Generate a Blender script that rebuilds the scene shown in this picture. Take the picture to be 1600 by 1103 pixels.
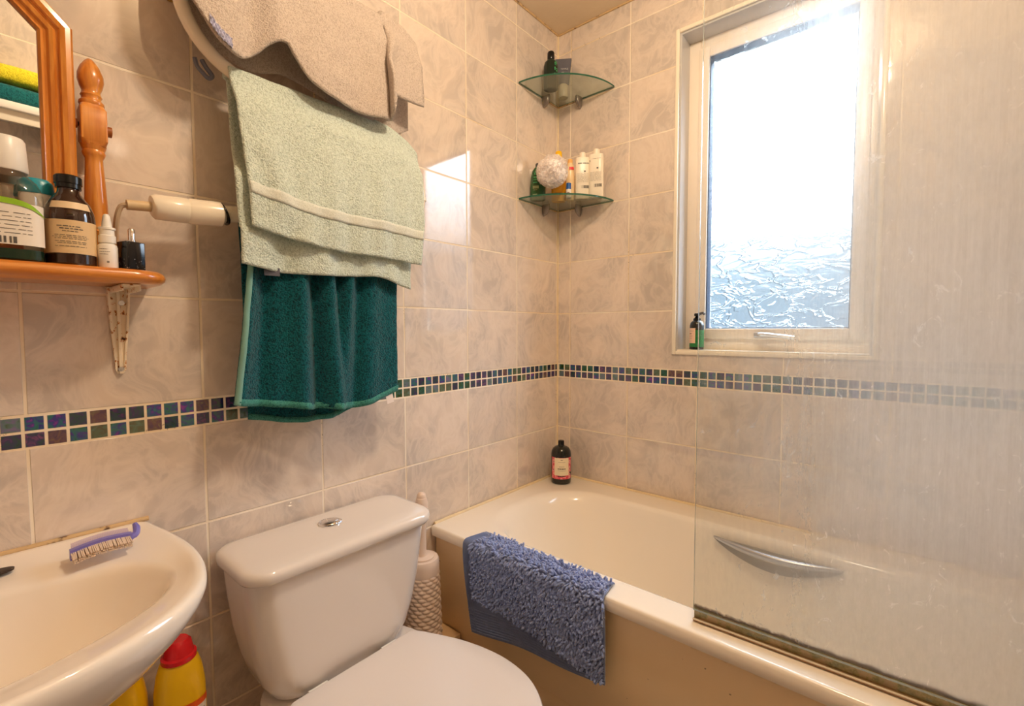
import bpy, bmesh, math, random
from math import pi, sin, cos, atan2, sqrt
from mathutils import Vector, Matrix, noise

for o in list(bpy.data.objects):
    bpy.data.objects.remove(o)
SC = bpy.context.scene
COL = SC.collection

# ---------------------------------------------------------------- camera
# room axes: left tiled wall is x=0, window wall is y=0, floor z=0 (metres)
CAM = Vector((1.0913, -1.5745, 1.1384))
YAW, PITCH, ROLL = -0.7032, 0.0499, -0.0025
cam_d = bpy.data.cameras.new('camera')
cam = bpy.data.objects.new('camera', cam_d)
COL.objects.link(cam)
SC.camera = cam
cam_d.sensor_width = 36.0
cam_d.sensor_fit = 'HORIZONTAL'
cam_d.lens = 36.0 * 731.07 / 1600.0
cam_d.clip_start = 0.01
f_ = Vector((sin(YAW) * cos(PITCH), cos(YAW) * cos(PITCH), -sin(PITCH)))
r_ = Vector((cos(YAW), -sin(YAW), 0))
u_ = r_.cross(f_)
r2 = r_ * cos(ROLL) + u_ * sin(ROLL)
u2 = -r_ * sin(ROLL) + u_ * cos(ROLL)
cam.matrix_world = Matrix(((r2.x, u2.x, -f_.x, CAM.x), (r2.y, u2.y, -f_.y, CAM.y),
                           (r2.z, u2.z, -f_.z, CAM.z), (0, 0, 0, 1)))

# ---------------------------------------------------------------- view, sky
SC.view_settings.view_transform = 'Standard'
SC.view_settings.look = 'None'
SC.view_settings.gamma = 1.0
SC.view_settings.use_curve_mapping = False
SC.view_settings.exposure = 0.0
SC.cycles.max_bounces = 14
SC.cycles.diffuse_bounces = 7
SC.cycles.glossy_bounces = 6
SC.cycles.transmission_bounces = 10
SC.cycles.transparent_max_bounces = 16
SC.cycles.caustics_reflective = False
SC.cycles.caustics_refractive = False
SC.cycles.sample_clamp_indirect = 6.0

W = bpy.data.worlds.new('sky')
SC.world = W
W.use_nodes = True
nt = W.node_tree
nt.nodes.clear()
wo = nt.nodes.new('ShaderNodeOutputWorld')
bg = nt.nodes.new('ShaderNodeBackground')
tc = nt.nodes.new('ShaderNodeTexCoord')
sx = nt.nodes.new('ShaderNodeSeparateXYZ')
rm = nt.nodes.new('ShaderNodeValToRGB')
nt.links.new(tc.outputs['Generated'], sx.inputs[0])
nt.links.new(sx.outputs['Z'], rm.inputs[0])
nt.links.new(rm.outputs[0], bg.inputs['Color'])
nt.links.new(bg.outputs[0], wo.inputs[0])
els = rm.color_ramp.elements
els[0].position = 0.0
els[0].color = (0.014, 0.020, 0.026, 1)
els[1].position = 0.42
els[1].color = (0.46, 0.55, 0.64, 1)
for p_, c_ in ((0.08, (0.015, 0.022, 0.028, 1)), (0.16, (0.028, 0.037, 0.045, 1)), (0.26, (0.24, 0.285, 0.33, 1))):
    e = els.new(p_); e.color = c_
bg.inputs['Strength'].default_value = 34.0

# ---------------------------------------------------------------- lamps
# the ceiling lamp in the middle of the room, warm
ld = bpy.data.lights.new('ceiling_bulb', 'POINT')
ld.energy = 28.0
ld.color = (1.0, 0.79, 0.57)
ld.shadow_soft_size = 0.055
lo = bpy.data.objects.new('ceiling_bulb', ld)
lo.location = (0.94, -0.94, 2.19)
COL.objects.link(lo)
# portal in the window opening: only guides sampling of the sky
pd = bpy.data.lights.new('window_portal', 'AREA')
pd.shape = 'RECTANGLE'; pd.size = 0.52; pd.size_y = 1.04
pd.cycles.is_portal = True
po = bpy.data.objects.new('window_portal', pd)
po.location = (0.753, 0.135, 1.59)
po.rotation_euler = (-pi / 2, 0, 0)
COL.objects.link(po)

# ================================================================ helpers
def S(r, g, b):
    def c(v):
        v /= 255.0
        return v / 12.92 if v <= 0.04045 else ((v + 0.055) / 1.055) ** 2.4
    return (c(r), c(g), c(b), 1.0)

def mat(name, col, rough=0.5, metal=0.0, spec=0.5, coat=0.0, trans=0.0, sheen=0.0,
        nscale=0, namp=0.0, bump=0.0, bscale=100, ior=1.45, sss=0.0, emit=None):
    m = bpy.data.materials.new(name)
    m.use_nodes = True
    n = m.node_tree
    p = n.nodes['Principled BSDF']
    p.inputs['Base Color'].default_value = col
    p.inputs['Roughness'].default_value = rough
    p.inputs['Metallic'].default_value = metal
    p.inputs['Specular IOR Level'].default_value = spec
    p.inputs['Coat Weight'].default_value = coat
    p.inputs['Coat Roughness'].default_value = 0.05
    p.inputs['Transmission Weight'].default_value = trans
    p.inputs['IOR'].default_value = ior
    p.inputs['Sheen Weight'].default_value = sheen
    if sss:
        p.inputs['Subsurface Weight'].default_value = sss
        p.inputs['Subsurface Radius'].default_value = (0.01, 0.008, 0.006)
    tcn = n.nodes.new('ShaderNodeTexCoord')
    if namp:
        no = n.nodes.new('ShaderNodeTexNoise')
        no.inputs['Scale'].default_value = nscale
        no.inputs['Detail'].default_value = 5
        n.links.new(tcn.outputs['Object'], no.inputs['Vector'])
        mr = n.nodes.new('ShaderNodeMapRange')
        mr.inputs['From Min'].default_value = 0.3
        mr.inputs['From Max'].default_value = 0.7
        mr.inputs['To Min'].default_value = 1 - namp
        mr.inputs['To Max'].default_value = 1 + namp
        n.links.new(no.outputs[0], mr.inputs[0])
        hs = n.nodes.new('ShaderNodeHueSaturation')
        hs.inputs['Color'].default_value = col
        n.links.new(mr.outputs[0], hs.inputs['Value'])
        n.links.new(hs.outputs[0], p.inputs['Base Color'])
    if bump:
        no = n.nodes.new('ShaderNodeTexNoise')
        no.inputs['Scale'].default_value = bscale
        no.inputs['Detail'].default_value = 3
        n.links.new(tcn.outputs['Object'], no.inputs['Vector'])
        bp = n.nodes.new('ShaderNodeBump')
        bp.inputs['Strength'].default_value = 1.0
        bp.inputs['Distance'].default_value = bump
        n.links.new(no.outputs[0], bp.inputs['Height'])
        n.links.new(bp.outputs[0], p.inputs['Normal'])
    return m

def thinfres(g):
    lw = g.n('ShaderNodeLayerWeight'); lw.inputs['Blend'].default_value = 0.5
    class _O: pass
    o = _O(); o.outputs = [g.m('ADD', g.m('MULTIPLY', g.m('POWER', lw.outputs['Facing'], 4.0), 0.55), 0.04)]
    return o

class NG:
    """tiny node builder"""
    def __init__(s, m):
        s.t = m.node_tree
    def n(s, typ, **kw):
        x = s.t.nodes.new(typ)
        for k, v in kw.items():
            setattr(x, k, v)
        return x
    def l(s, a, b):
        s.t.links.new(a, b)
    def m(s, op, a, b=None, c=None, clamp=False):
        x = s.t.nodes.new('ShaderNodeMath')
        x.operation = op
        x.use_clamp = clamp
        for i, v in enumerate((a, b, c)):
            if v is None:
                continue
            if isinstance(v, (int, float)):
                x.inputs[i].default_value = v
            else:
                s.l(v, x.inputs[i])
        return x.outputs[0]
    def mix(s, f, a, b):
        x = s.t.nodes.new('ShaderNodeMix')
        x.data_type = 'RGBA'
        for i, v in ((0, f), (6, a), (7, b)):
            if isinstance(v, (int, float)):
                x.inputs[i].default_value = v
            elif isinstance(v, tuple):
                x.inputs[i].default_value = v
            else:
                s.l(v, x.inputs[i])
        return x.outputs[2]
    def ss(s, v, a, b, lo=0.0, hi=1.0, smooth=True):
        x = s.t.nodes.new('ShaderNodeMapRange')
        if smooth:
            x.interpolation_type = 'SMOOTHSTEP'
        s.l(v, x.inputs[0])
        for i, k in enumerate((a, b, lo, hi)):
            x.inputs[i + 1].default_value = k
        return x.outputs[0]

def prop(o, label=None, cat=None, group=None, kind=None):
    if label: o['label'] = label
    if cat: o['category'] = cat
    if group: o['group'] = group
    if kind: o['kind'] = kind
    return o

def empty(name, loc, label=None, cat=None, group=None, kind=None, rz=0.0):
    o = bpy.data.objects.new(name, None)
    o.empty_display_size = 0.05
    COL.objects.link(o)
    o.location = loc
    o.rotation_euler = (0, 0, rz)
    return prop(o, label, cat, group, kind)

def obj(name, bm, m, parent=None, smooth=True, angle=40, local=False):
    """link a bmesh in world coordinates (or local to its parent) as one mesh object"""
    me = bpy.data.meshes.new(name)
    bmesh.ops.recalc_face_normals(bm, faces=bm.faces)
    bm.to_mesh(me)
    bm.free()
    ms = m if isinstance(m, (list, tuple)) else [m]
    for k in ms:
        me.materials.append(k)
    if smooth:
        for p in me.polygons:
            p.use_smooth = True
        me.set_sharp_from_angle(angle=math.radians(angle))
    o = bpy.data.objects.new(name, me)
    COL.objects.link(o)
    if parent:
        o.parent = parent
        if not local:
            # keep world coordinates: parents are only translated / z-rotated
            root = parent
            M = Matrix.Identity(4)
            while root is not None:
                M = Matrix.LocRotScale(root.location, root.rotation_euler, root.scale) @ M
                root = root.parent
            me.transform(M.inverted())
    return o

def BM():
    return bmesh.new()

def box(bm, x0, x1, y0, y1, z0, z1, bev=0.0, seg=2, mi=0):
    v = [bm.verts.new((x, y, z)) for z in (z0, z1) for y in (y0, y1) for x in (x0, x1)]
    fs = [bm.faces.new([v[i] for i in q]) for q in
          ((0, 2, 3, 1), (4, 5, 7, 6), (0, 1, 5, 4), (2, 6, 7, 3), (0, 4, 6, 2), (1, 3, 7, 5))]
    for f in fs:
        f.material_index = mi
    if bev:
        es = list({e for f in fs for e in f.edges})
        r = bmesh.ops.bevel(bm, geom=es, offset=bev, segments=seg, profile=0.5, affect='EDGES')
        for f in r['faces']:
            f.material_index = mi
    return v

def rings(bm, rs, cap0=True, cap1=True, closed=True, mi=0):
    """bridge equal-length point rings"""
    vs = [[bm.verts.new(p) for p in r] for r in rs]
    n = len(vs[0])
    for a, b in zip(vs, vs[1:]):
        for i in range(n if closed else n - 1):
            j = (i + 1) % n
            f = bm.faces.new((a[i], a[j], b[j], b[i]))
            f.material_index = mi
    if cap0: bm.faces.new(list(reversed(vs[0]))).material_index = mi
    if cap1: bm.faces.new(vs[-1]).material_index = mi
    return vs

def loft(bm, secs, cx=0, cy=0, n=40, rot=0.0, cap0=True, cap1=True, mi=0):
    """secs: (z, ax, ay, exponent) superellipse sections"""
    rs = []
    for s in secs:
        z, ax, ay = s[:3]
        ex = s[3] if len(s) > 3 else 2.0
        ring = []
        for i in range(n):
            a = 2 * pi * i / n
            c, d = cos(a), sin(a)
            x = ax * math.copysign(abs(c) ** (2 / ex), c)
            y = ay * math.copysign(abs(d) ** (2 / ex), d)
            ring.append((cx + x * cos(rot) - y * sin(rot), cy + x * sin(rot) + y * cos(rot), z))
        rs.append(ring)
    return rings(bm, rs, cap0, cap1, mi=mi)

def tube(bm, pts, r, n=12, cap=True, mi=0):
    pts = [Vector(p) for p in pts]
    rr = r if isinstance(r, (list, tuple)) else [r] * len(pts)
    rs = []
    up = None
    for i, p in enumerate(pts):
        t = (pts[min(i + 1, len(pts) - 1)] - pts[max(i - 1, 0)]).normalized()
        if up is None:
            up = t.orthogonal().normalized()
        up = (up - t * up.dot(t))
        if up.length < 1e-6:
            up = t.orthogonal()
        up.normalize()
        s = t.cross(up)
        rs.append([p + (up * cos(2 * pi * k / n) + s * sin(2 * pi * k / n)) * rr[i] for k in range(n)])
    return rings(bm, rs, cap, cap, mi=mi)

def spline(pts, k=8):
    """catmull-rom through points"""
    P = [Vector(p) for p in pts]
    out = []
    for i in range(len(P) - 1):
        a = P[i - 1] if i else P[0] * 2 - P[1]
        b, c = P[i], P[i + 1]
        d = P[i + 2] if i + 2 < len(P) else P[-1] * 2 - P[-2]
        for j in range(k):
            t = j / k
            out.append(0.5 * ((2 * b) + (c - a) * t + (2 * a - 5 * b + 4 * c - d) * t * t
                              + (3 * b - a - 3 * c + d) * t ** 3))
    out.append(P[-1])
    return out

def interp(pts, x):
    """piecewise smooth interpolation of (x, y) pairs"""
    if x <= pts[0][0]: return pts[0][1]
    if x >= pts[-1][0]: return pts[-1][1]
    for i in range(len(pts) - 1):
        if pts[i][0] <= x <= pts[i + 1][0]:
            x0, y0 = pts[i]; x1, y1 = pts[i + 1]
            m0 = (pts[i + 1][1] - pts[max(i - 1, 0)][1]) / max(1e-9, pts[i + 1][0] - pts[max(i - 1, 0)][0])
            m1 = (pts[min(i + 2, len(pts) - 1)][1] - y0) / max(1e-9, pts[min(i + 2, len(pts) - 1)][0] - x0)
            h = x1 - x0
            t = (x - x0) / h
            return ((2 * t ** 3 - 3 * t * t + 1) * y0 + (t ** 3 - 2 * t * t + t) * h * m0
                    + (-2 * t ** 3 + 3 * t * t) * y1 + (t ** 3 - t * t) * h * m1)

def rrect(x0, x1, y0, y1, r, z, nc=8, ns=10):
    """rounded rectangle ring with fixed point distribution"""
    r = min(r, (x1 - x0) / 2 - 1e-4, (y1 - y0) / 2 - 1e-4)
    cs = [(x1 - r, y1 - r, 0), (x0 + r, y1 - r, pi / 2), (x0 + r, y0 + r, pi), (x1 - r, y0 + r, 3 * pi / 2)]
    out = []
    for k, (cx, cy, a0) in enumerate(cs):
        for i in range(nc + 1):
            a = a0 + (pi / 2) * i / nc
            out.append(Vector((cx + r * cos(a), cy + r * sin(a), z)))
        nx, ny, na = cs[(k + 1) % 4]
        A = out[-1]
        B = Vector((nx + r * cos(na), ny + r * sin(na), z))
        for i in range(1, ns):
            out.append(A.lerp(B, i / ns))
    return out

def face_angle(x, y):
    return atan2(CAM.y - y, CAM.x - x)

def patch(bm, cx, cy, ax, ay, a0, a1, z0, z1, off=0.0006, n=16, mi=0, taper=0.0, ex=2.0, rot=0.0, nz=1):
    """curved label on an elliptical body, angles a0..a1 in the body's frame"""
    rows = []
    for j in range(nz + 1):
        z = z0 + (z1 - z0) * j / nz
        row = []
        for i in range(n + 1):
            a = a0 + (a1 - a0) * i / n
            c, d = cos(a), sin(a)
            k = 1 - taper * j / nz
            x = (ax * k + off) * math.copysign(abs(c) ** (2 / ex), c)
            y = (ay * k + off) * math.copysign(abs(d) ** (2 / ex), d)
            row.append(bm.verts.new((cx + x * cos(rot) - y * sin(rot), cy + x * sin(rot) + y * cos(rot), z)))
        rows.append(row)
    for a, b in zip(rows, rows[1:]):
        for i in range(n):
            bm.faces.new((a[i], a[i + 1], b[i + 1], b[i])).material_index = mi

def text_rows(bm, cx, cy, ax, ay, a0, a1, rows, seed=1, off=0.0011, ex=2.0, rot=0.0):
    """small print: each row (z, height, start, end, density) broken into word-length dashes"""
    rnd = random.Random(seed)
    for z, h, s, e_, den in rows:
        t = s
        while t < e_:
            w = rnd.uniform(0.03, 0.10) * (2 if den > 1 else 1)
            t2 = min(e_, t + w)
            patch(bm, cx, cy, ax, ay, a0 + (a1 - a0) * t, a0 + (a1 - a0) * t2, z, z + h, off, n=2, ex=ex, rot=rot)
            t = t2 + 0.02

def barcode(bm, cx, cy, ax, ay, a0, a1, z0, z1, off=0.0011, ex=2.0, rot=0.0, seed=3):
    rnd = random.Random(seed)
    t = a0
    d = (a1 - a0)
    while (t - a0) / d < 1:
        w = d * rnd.choice((0.03, 0.05, 0.09))
        patch(bm, cx, cy, ax, ay, t, t + w, z0, z1, off, n=1, ex=ex, rot=rot)
        t += w + d * rnd.choice((0.03, 0.05))

# ================================================================ wall tiles
TW, TH, MZ0, MZ1 = 0.25, 0.2023, 0.9466, 1.0

def tile_material(name, axis, u0, sign, seed):
    m = bpy.data.materials.new(name)
    m.use_nodes = True
    g = NG(m)
    P = m.node_tree.nodes['Principled BSDF']
    geo = g.n('ShaderNodeNewGeometry')
    sep = g.n('ShaderNodeSeparateXYZ')
    g.l(geo.outputs['Position'], sep.inputs[0])
    u = sep.outputs['X' if axis == 'x' else 'Y']
    z = sep.outputs['Z']
    u = g.m('MULTIPLY', u, sign)
    # slight hand-set wobble of the joints
    wob = g.n('ShaderNodeTexNoise'); wob.inputs['Scale'].default_value = 3.0
    g.l(geo.outputs['Position'], wob.inputs['Vector'])
    wv = g.m('MULTIPLY', g.m('SUBTRACT', wob.outputs[0], 0.5), 0.004)
    ut = g.m('DIVIDE', g.m('SUBTRACT', g.m('ADD', u, wv), u0), TW)
    above = g.m('GREATER_THAN', z, MZ1)
    below = g.m('LESS_THAN', z, MZ0)
    mos = g.m('SUBTRACT', 1.0, g.m('ADD', above, below))
    za = g.m('DIVIDE', g.m('SUBTRACT', g.m('ADD', z, wv), MZ1), TH)
    zb = g.m('DIVIDE', g.m('SUBTRACT', g.m('ADD', z, wv), MZ0), TH)
    zt = g.m('ADD', g.m('MULTIPLY', za, above), g.m('MULTIPLY', zb, below))
    def edge(v, size, w, soft):
        fr = g.m('FRACT', v)
        d = g.m('MULTIPLY', g.m('MINIMUM', fr, g.m('SUBTRACT', 1.0, fr)), size)
        return g.ss(d, w, w + soft)          # 0 in the joint, 1 on the tile
    big = g.m('MULTIPLY', edge(ut, TW, 0.0017, 0.0012), edge(zt, TH, 0.0017, 0.0012))
    PU = 0.0267
    um = g.m('DIVIDE', g.m('SUBTRACT', u, u0), PU)
    zm = g.m('DIVIDE', g.m('SUBTRACT', z, MZ0), PU)
    sm = g.m('MULTIPLY', edge(um, PU, 0.0017, 0.0010), edge(zm, PU, 0.0017, 0.0010))
    tilemask = g.m('ADD', g.m('MULTIPLY', big, g.m('SUBTRACT', 1.0, mos)), g.m('MULTIPLY', sm, mos))
    # random per tile
    idt = g.n('ShaderNodeCombineXYZ')
    g.l(g.m('FLOOR', ut), idt.inputs[0]); g.l(g.m('FLOOR', zt), idt.inputs[1]); idt.inputs[2].default_value = seed
    wn = g.n('ShaderNodeTexWhiteNoise'); g.l(idt.outputs[0], wn.inputs['Vector'])
    # veins: stretched, warped noise, shifted for every tile
    off = g.n('ShaderNodeVectorMath', operation='SCALE'); g.l(wn.outputs['Color'], off.inputs[0]); off.inputs['Scale'].default_value = 7.0
    pos = g.n('ShaderNodeVectorMath', operation='ADD'); g.l(geo.outputs['Position'], pos.inputs[0]); g.l(off.outputs[0], pos.inputs[1])
    w1 = g.n('ShaderNodeTexNoise'); w1.inputs['Scale'].default_value = 5.0; w1.inputs['Detail'].default_value = 2
    g.l(pos.outputs[0], w1.inputs['Vector'])
    w1s = g.n('ShaderNodeVectorMath', operation='SCALE'); g.l(w1.outputs['Color'], w1s.inputs[0]); w1s.inputs['Scale'].default_value = 0.32
    p2 = g.n('ShaderNodeVectorMath', operation='ADD'); g.l(pos.outputs[0], p2.inputs[0]); g.l(w1s.outputs[0], p2.inputs[1])
    st = g.n('ShaderNodeVectorMath', operation='MULTIPLY'); g.l(p2.outputs[0], st.inputs[0]); st.inputs[1].default_value = (1, 1, 0.42)
    v1 = g.n('ShaderNodeTexNoise'); v1.inputs['Scale'].default_value = 26.0; v1.inputs['Detail'].default_value = 5; v1.inputs['Roughness'].default_value = 0.6
    g.l(st.outputs[0], v1.inputs['Vector'])
    ridge = g.m('SUBTRACT', 1.0, g.m('MULTIPLY', g.m('ABSOLUTE', g.m('SUBTRACT', v1.outputs[0], 0.5)), 9.0), clamp=True)
    v2 = g.n('ShaderNodeTexNoise'); v2.inputs['Scale'].default_value = 7.0; v2.inputs['Detail'].default_value = 4
    g.l(p2.outputs[0], v2.inputs['Vector'])
    c = g.mix(g.ss(v2.outputs[0], 0.36, 0.64), S(198, 188, 180), S(222, 208, 195))
    c = g.mix(g.m('MULTIPLY', ridge, 0.45), c, S(236, 224, 212))
    tone = g.m('ADD', 0.96, g.m('MULTIPLY', wn.outputs['Value'], 0.08))
    hs = g.n('ShaderNodeHueSaturation'); g.l(c, hs.inputs['Color']); g.l(tone, hs.inputs['Value'])
    # mosaic glass colours
    idm = g.n('ShaderNodeCombineXYZ')
    g.l(g.m('FLOOR', um), idm.inputs[0]); g.l(g.m('FLOOR', zm), idm.inputs[1]); idm.inputs[2].default_value = seed + 5
    wm = g.n('ShaderNodeTexWhiteNoise'); g.l(idm.outputs[0], wm.inputs['Vector'])
    cr = g.n('ShaderNodeValToRGB'); cr.color_ramp.interpolation = 'CONSTANT'
    cols = [(0, (16, 34, 58)), (0.13, (30, 72, 92)), (0.27, (22, 66, 52)), (0.40, (34, 46, 66)), (0.52, (54, 44, 78)),
            (0.64, (70, 90, 96)), (0.74, (28, 56, 100)), (0.84, (78, 56, 62)), (0.92, (64, 78, 60))]
    el = cr.color_ramp.elements
    el[0].position = 0; el[0].color = S(*cols[0][1])
    el[1].position = cols[-1][0]; el[1].color = S(*cols[-1][1])
    for p_, c_ in cols[1:-1]:
        q = el.new(p_); q.color = S(*c_)
    g.l(wm.outputs['Value'], cr.inputs[0])
    ir = g.n('ShaderNodeTexNoise'); ir.inputs['Scale'].default_value = 70; ir.inputs['Detail'].default_value = 3
    ir.inputs['Distortion'].default_value = 1.5
    g.l(pos.outputs[0], ir.inputs['Vector'])
    ihs = g.n('ShaderNodeHueSaturation'); g.l(cr.outputs[0], ihs.inputs['Color'])
    g.l(g.ss(ir.outputs[0], 0.3, 0.7, 0.34, 0.66, False), ihs.inputs['Hue'])
    g.l(g.ss(ir.outputs[0], 0.3, 0.7, 0.9, 2.3, False), ihs.inputs['Value'])
    face = g.mix(mos, hs.outputs[0], ihs.outputs[0])
    # grout with a few dark mouldy specks
    gn = g.n('ShaderNodeTexNoise'); gn.inputs['Scale'].default_value = 4.0
    g.l(geo.outputs['Position'], gn.inputs['Vector'])
    gf = g.n('ShaderNodeTexNoise'); gf.inputs['Scale'].default_value = 170.0
    g.l(geo.outputs['Position'], gf.inputs['Vector'])
    grout = g.mix(g.ss(gn.outputs[0], 0.4, 0.62), S(246, 236, 218), S(236, 218, 188))
    spk = g.m('MULTIPLY', g.ss(gf.outputs[0], 0.60, 0.66), g.ss(gn.outputs[0], 0.56, 0.64))
    grout = g.mix(g.m('MULTIPLY', spk, 0.8), grout, S(96, 66, 44))
    g.l(g.mix(tilemask, grout, face), P.inputs['Base Color'])
    g.l(g.ss(tilemask, 0, 1, 0.65, 0.05, False), P.inputs['Roughness'])
    P.inputs['Specular IOR Level'].default_value = 1.0
    bp = g.n('ShaderNodeBump'); bp.inputs['Distance'].default_value = 0.0012; bp.inputs['Strength'].default_value = 0.8
    hgt = g.m('ADD', tilemask, g.m('MULTIPLY', v2.outputs[0], 0.10))
    g.l(hgt, bp.inputs['Height'])
    # each tile leans a hair differently
    lean = g.n('ShaderNodeVectorMath', operation='SUBTRACT'); g.l(wn.outputs['Color'], lean.inputs[0]); lean.inputs[1].default_value = (.5, .5, .5)
    ls = g.n('ShaderNodeVectorMath', operation='SCALE'); g.l(lean.outputs[0], ls.inputs[0]); ls.inputs['Scale'].default_value = 0.012
    la = g.n('ShaderNodeVectorMath', operation='ADD'); g.l(bp.outputs[0], la.inputs[0]); g.l(ls.outputs[0], la.inputs[1])
    ln = g.n('ShaderNodeVectorMath', operation='NORMALIZE'); g.l(la.outputs[0], ln.inputs[0])
    g.l(ln.outputs[0], P.inputs['Normal'])
    return m

M_tileL = tile_material('left_wall_tile', 'y', 0.2594, -1.0, 1.0)
M_tileB = tile_material('back_wall_tile', 'x', 0.0602, 1.0, 2.0)
M_tileR = tile_material('right_wall_tile', 'y', 0.2, -1.0, 3.0)
M_tileF = tile_material('rear_wall_tile', 'x', 0.1, 1.0, 4.0)

M_ceil = mat('ceiling_paint', S(232, 214, 186), 0.8, nscale=6, namp=0.03, bump=0.0006, bscale=60)
M_floor = mat('floor_vinyl', S(146, 138, 130), 0.45, nscale=20, namp=0.12)
M_ceramic = mat('white_ceramic', S(230, 223, 216), 0.06, spec=0.55, coat=0.3)
M_basin = mat('basin_ceramic', S(246, 238, 226), 0.06, spec=0.55, coat=0.3, nscale=5, namp=0.015)
M_bath = mat('bath_enamel', S(244, 236, 222), 0.12, spec=0.5, coat=0.2, nscale=3, namp=0.012)
M_panel = mat('bath_panel_plastic', S(226, 190, 138), 0.35, nscale=8, namp=0.03)
M_seat = mat('seat_plastic', S(226, 220, 216), 0.22)
M_upvc = mat('white_upvc', S(246, 236, 222), 0.28)
M_reveal = mat('reveal_tile', S(196, 196, 196), 0.12)
M_chrome = mat('chrome', (0.82, 0.82, 0.84, 1), 0.08, metal=1.0)
M_satin = mat('satin_metal', (0.62, 0.62, 0.62, 1), 0.32, metal=1.0)
M_black = mat('black_plastic', S(16, 15, 15), 0.22)
M_rubber = mat('dark_rubber', S(36, 62, 92), 0.6)
M_white = mat('white_plastic', S(240, 238, 232), 0.3)
M_cream = mat('cream_enamel', S(246, 238, 220), 0.2, coat=0.3)
M_sealant = mat('sealant', S(232, 214, 176), 0.45, nscale=40, namp=0.08)
M_print = mat('print_grey', S(92, 88, 84), 0.6)

def pine(name, axis):
    m = bpy.data.materials.new(name)
    m.use_nodes = True
    g = NG(m)
    P = m.node_tree.nodes['Principled BSDF']
    t = g.n('ShaderNodeTexCoord')
    mp = g.n('ShaderNodeMapping')
    sc = {'y': (1, 0.07, 1), 'z': (1, 1, 0.07)}[axis]
    mp.inputs['Scale'].default_value = sc
    g.l(t.outputs['Object'], mp.inputs[0])
    n1 = g.n('ShaderNodeTexNoise'); n1.inputs['Scale'].default_value = 130; n1.inputs['Detail'].default_value = 4
    n1.inputs['Distortion'].default_value = 0.4
    g.l(mp.outputs[0], n1.inputs['Vector'])
    n2 = g.n('ShaderNodeTexNoise'); n2.inputs['Scale'].default_value = 22; n2.inputs['Detail'].default_value = 3
    g.l(mp.outputs[0], n2.inputs['Vector'])
    c = g.mix(g.ss(n1.outputs[0], 0.35, 0.65), S(198, 118, 42), S(220, 146, 62))
    c = g.mix(g.m('MULTIPLY', g.ss(n2.outputs[0], 0.5, 0.7), 0.45), c, S(168, 86, 24))
    g.l(c, P.inputs['Base Color'])
    P.inputs['Roughness'].default_value = 0.28
    P.inputs['Coat Weight'].default_value = 0.5
    P.inputs['Coat Roughness'].default_value = 0.12
    return m
M_pineY = pine('varnished_pine_along', 'y')
M_pineZ = pine('varnished_pine_upright', 'z')

# ================================================================ room shell
RX, RY, RZ = 1.72, -2.35, 2.295
def struct(name, bm, m, parent=None, smooth=False):
    o = obj(name, bm, m, parent, smooth=smooth)
    if parent is None:
        o['kind'] = 'structure'
    return o
b = BM(); box(b, -0.10, 0.0, RY - 0.1, 0.14, 0, RZ + 0.1); struct('wall_left', b, M_tileL)
# back wall with the window hole
OX0, OX1, OZ0, OZ1 = 0.487, 1.018, 1.066, 2.112
b = BM()
box(b, 0.0, OX0, 0.0, 0.14, 0, RZ)
box(b, OX1, RX, 0.0, 0.14, 0, RZ)
box(b, OX0, OX1, 0.0, 0.14, 0, OZ0)
box(b, OX0, OX1, 0.0, 0.14, OZ1, RZ)
struct('wall_back', b, M_tileB)
b = BM(); box(b, RX, RX + 0.1, RY - 0.1, 0.14, 0, RZ + 0.1); struct('wall_right', b, M_tileR)
b = BM(); box(b, 0.0, RX, RY - 0.1, RY, 0, RZ); struct('wall_rear', b, M_tileF)
b = BM(); box(b, 0.0, RX, RY, 0.14, RZ, RZ + 0.1); struct('ceiling', b, M_ceil)
b = BM(); box(b, -0.1, RX + 0.1, RY - 0.1, 0.14, -0.1, 0.0); struct('floor', b, M_floor)
# mouldy bead where ceiling meets tiles
M_mould = mat('mouldy_sealant', S(206, 176, 130), 0.6)
def mouldify(m, scale, lo, hi, dark):
    g = NG(m); P = m.node_tree.nodes['Principled BSDF']
    t = g.n('ShaderNodeNewGeometry')
    n1 = g.n('ShaderNodeTexNoise'); n1.inputs['Scale'].default_value = scale; n1.inputs['Detail'].default_value = 4
    g.l(t.outputs['Position'], n1.inputs['Vector'])
    col = tuple(P.inputs['Base Color'].default_value)
    g.l(g.mix(g.ss(n1.outputs[0], lo, hi), col, dark), P.inputs['Base Color'])
mouldify(M_mould, 45, 0.55, 0.68, S(84, 54, 32))
b = BM()
tube(b, [(0.002, -1.6, RZ - 0.002), (0.002, -0.002, RZ - 0.002)], 0.004, 6)
tube(b, [(0.002, -0.002, RZ - 0.002), (RX, -0.002, RZ - 0.002)], 0.004, 6)
o = struct('trim_1', b, M_mould)
# grout bead in the room corner
b = BM(); tube(b, [(0.001, -0.001, 0.56), (0.001, -0.001, RZ - 0.004)], 0.0035, 6)
struct('trim_2', b, M_sealant)

# boxed-in pipes: the low ledge along the left wall
M_ledge = mat('ledge_tile', S(222, 190, 146), 0.3, nscale=12, namp=0.04)
b = BM(); box(b, 0.0005, 0.115, -2.30, -0.659, 0.0, 0.25, 0.003)
struct('trim_3', b, M_ledge)

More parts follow.
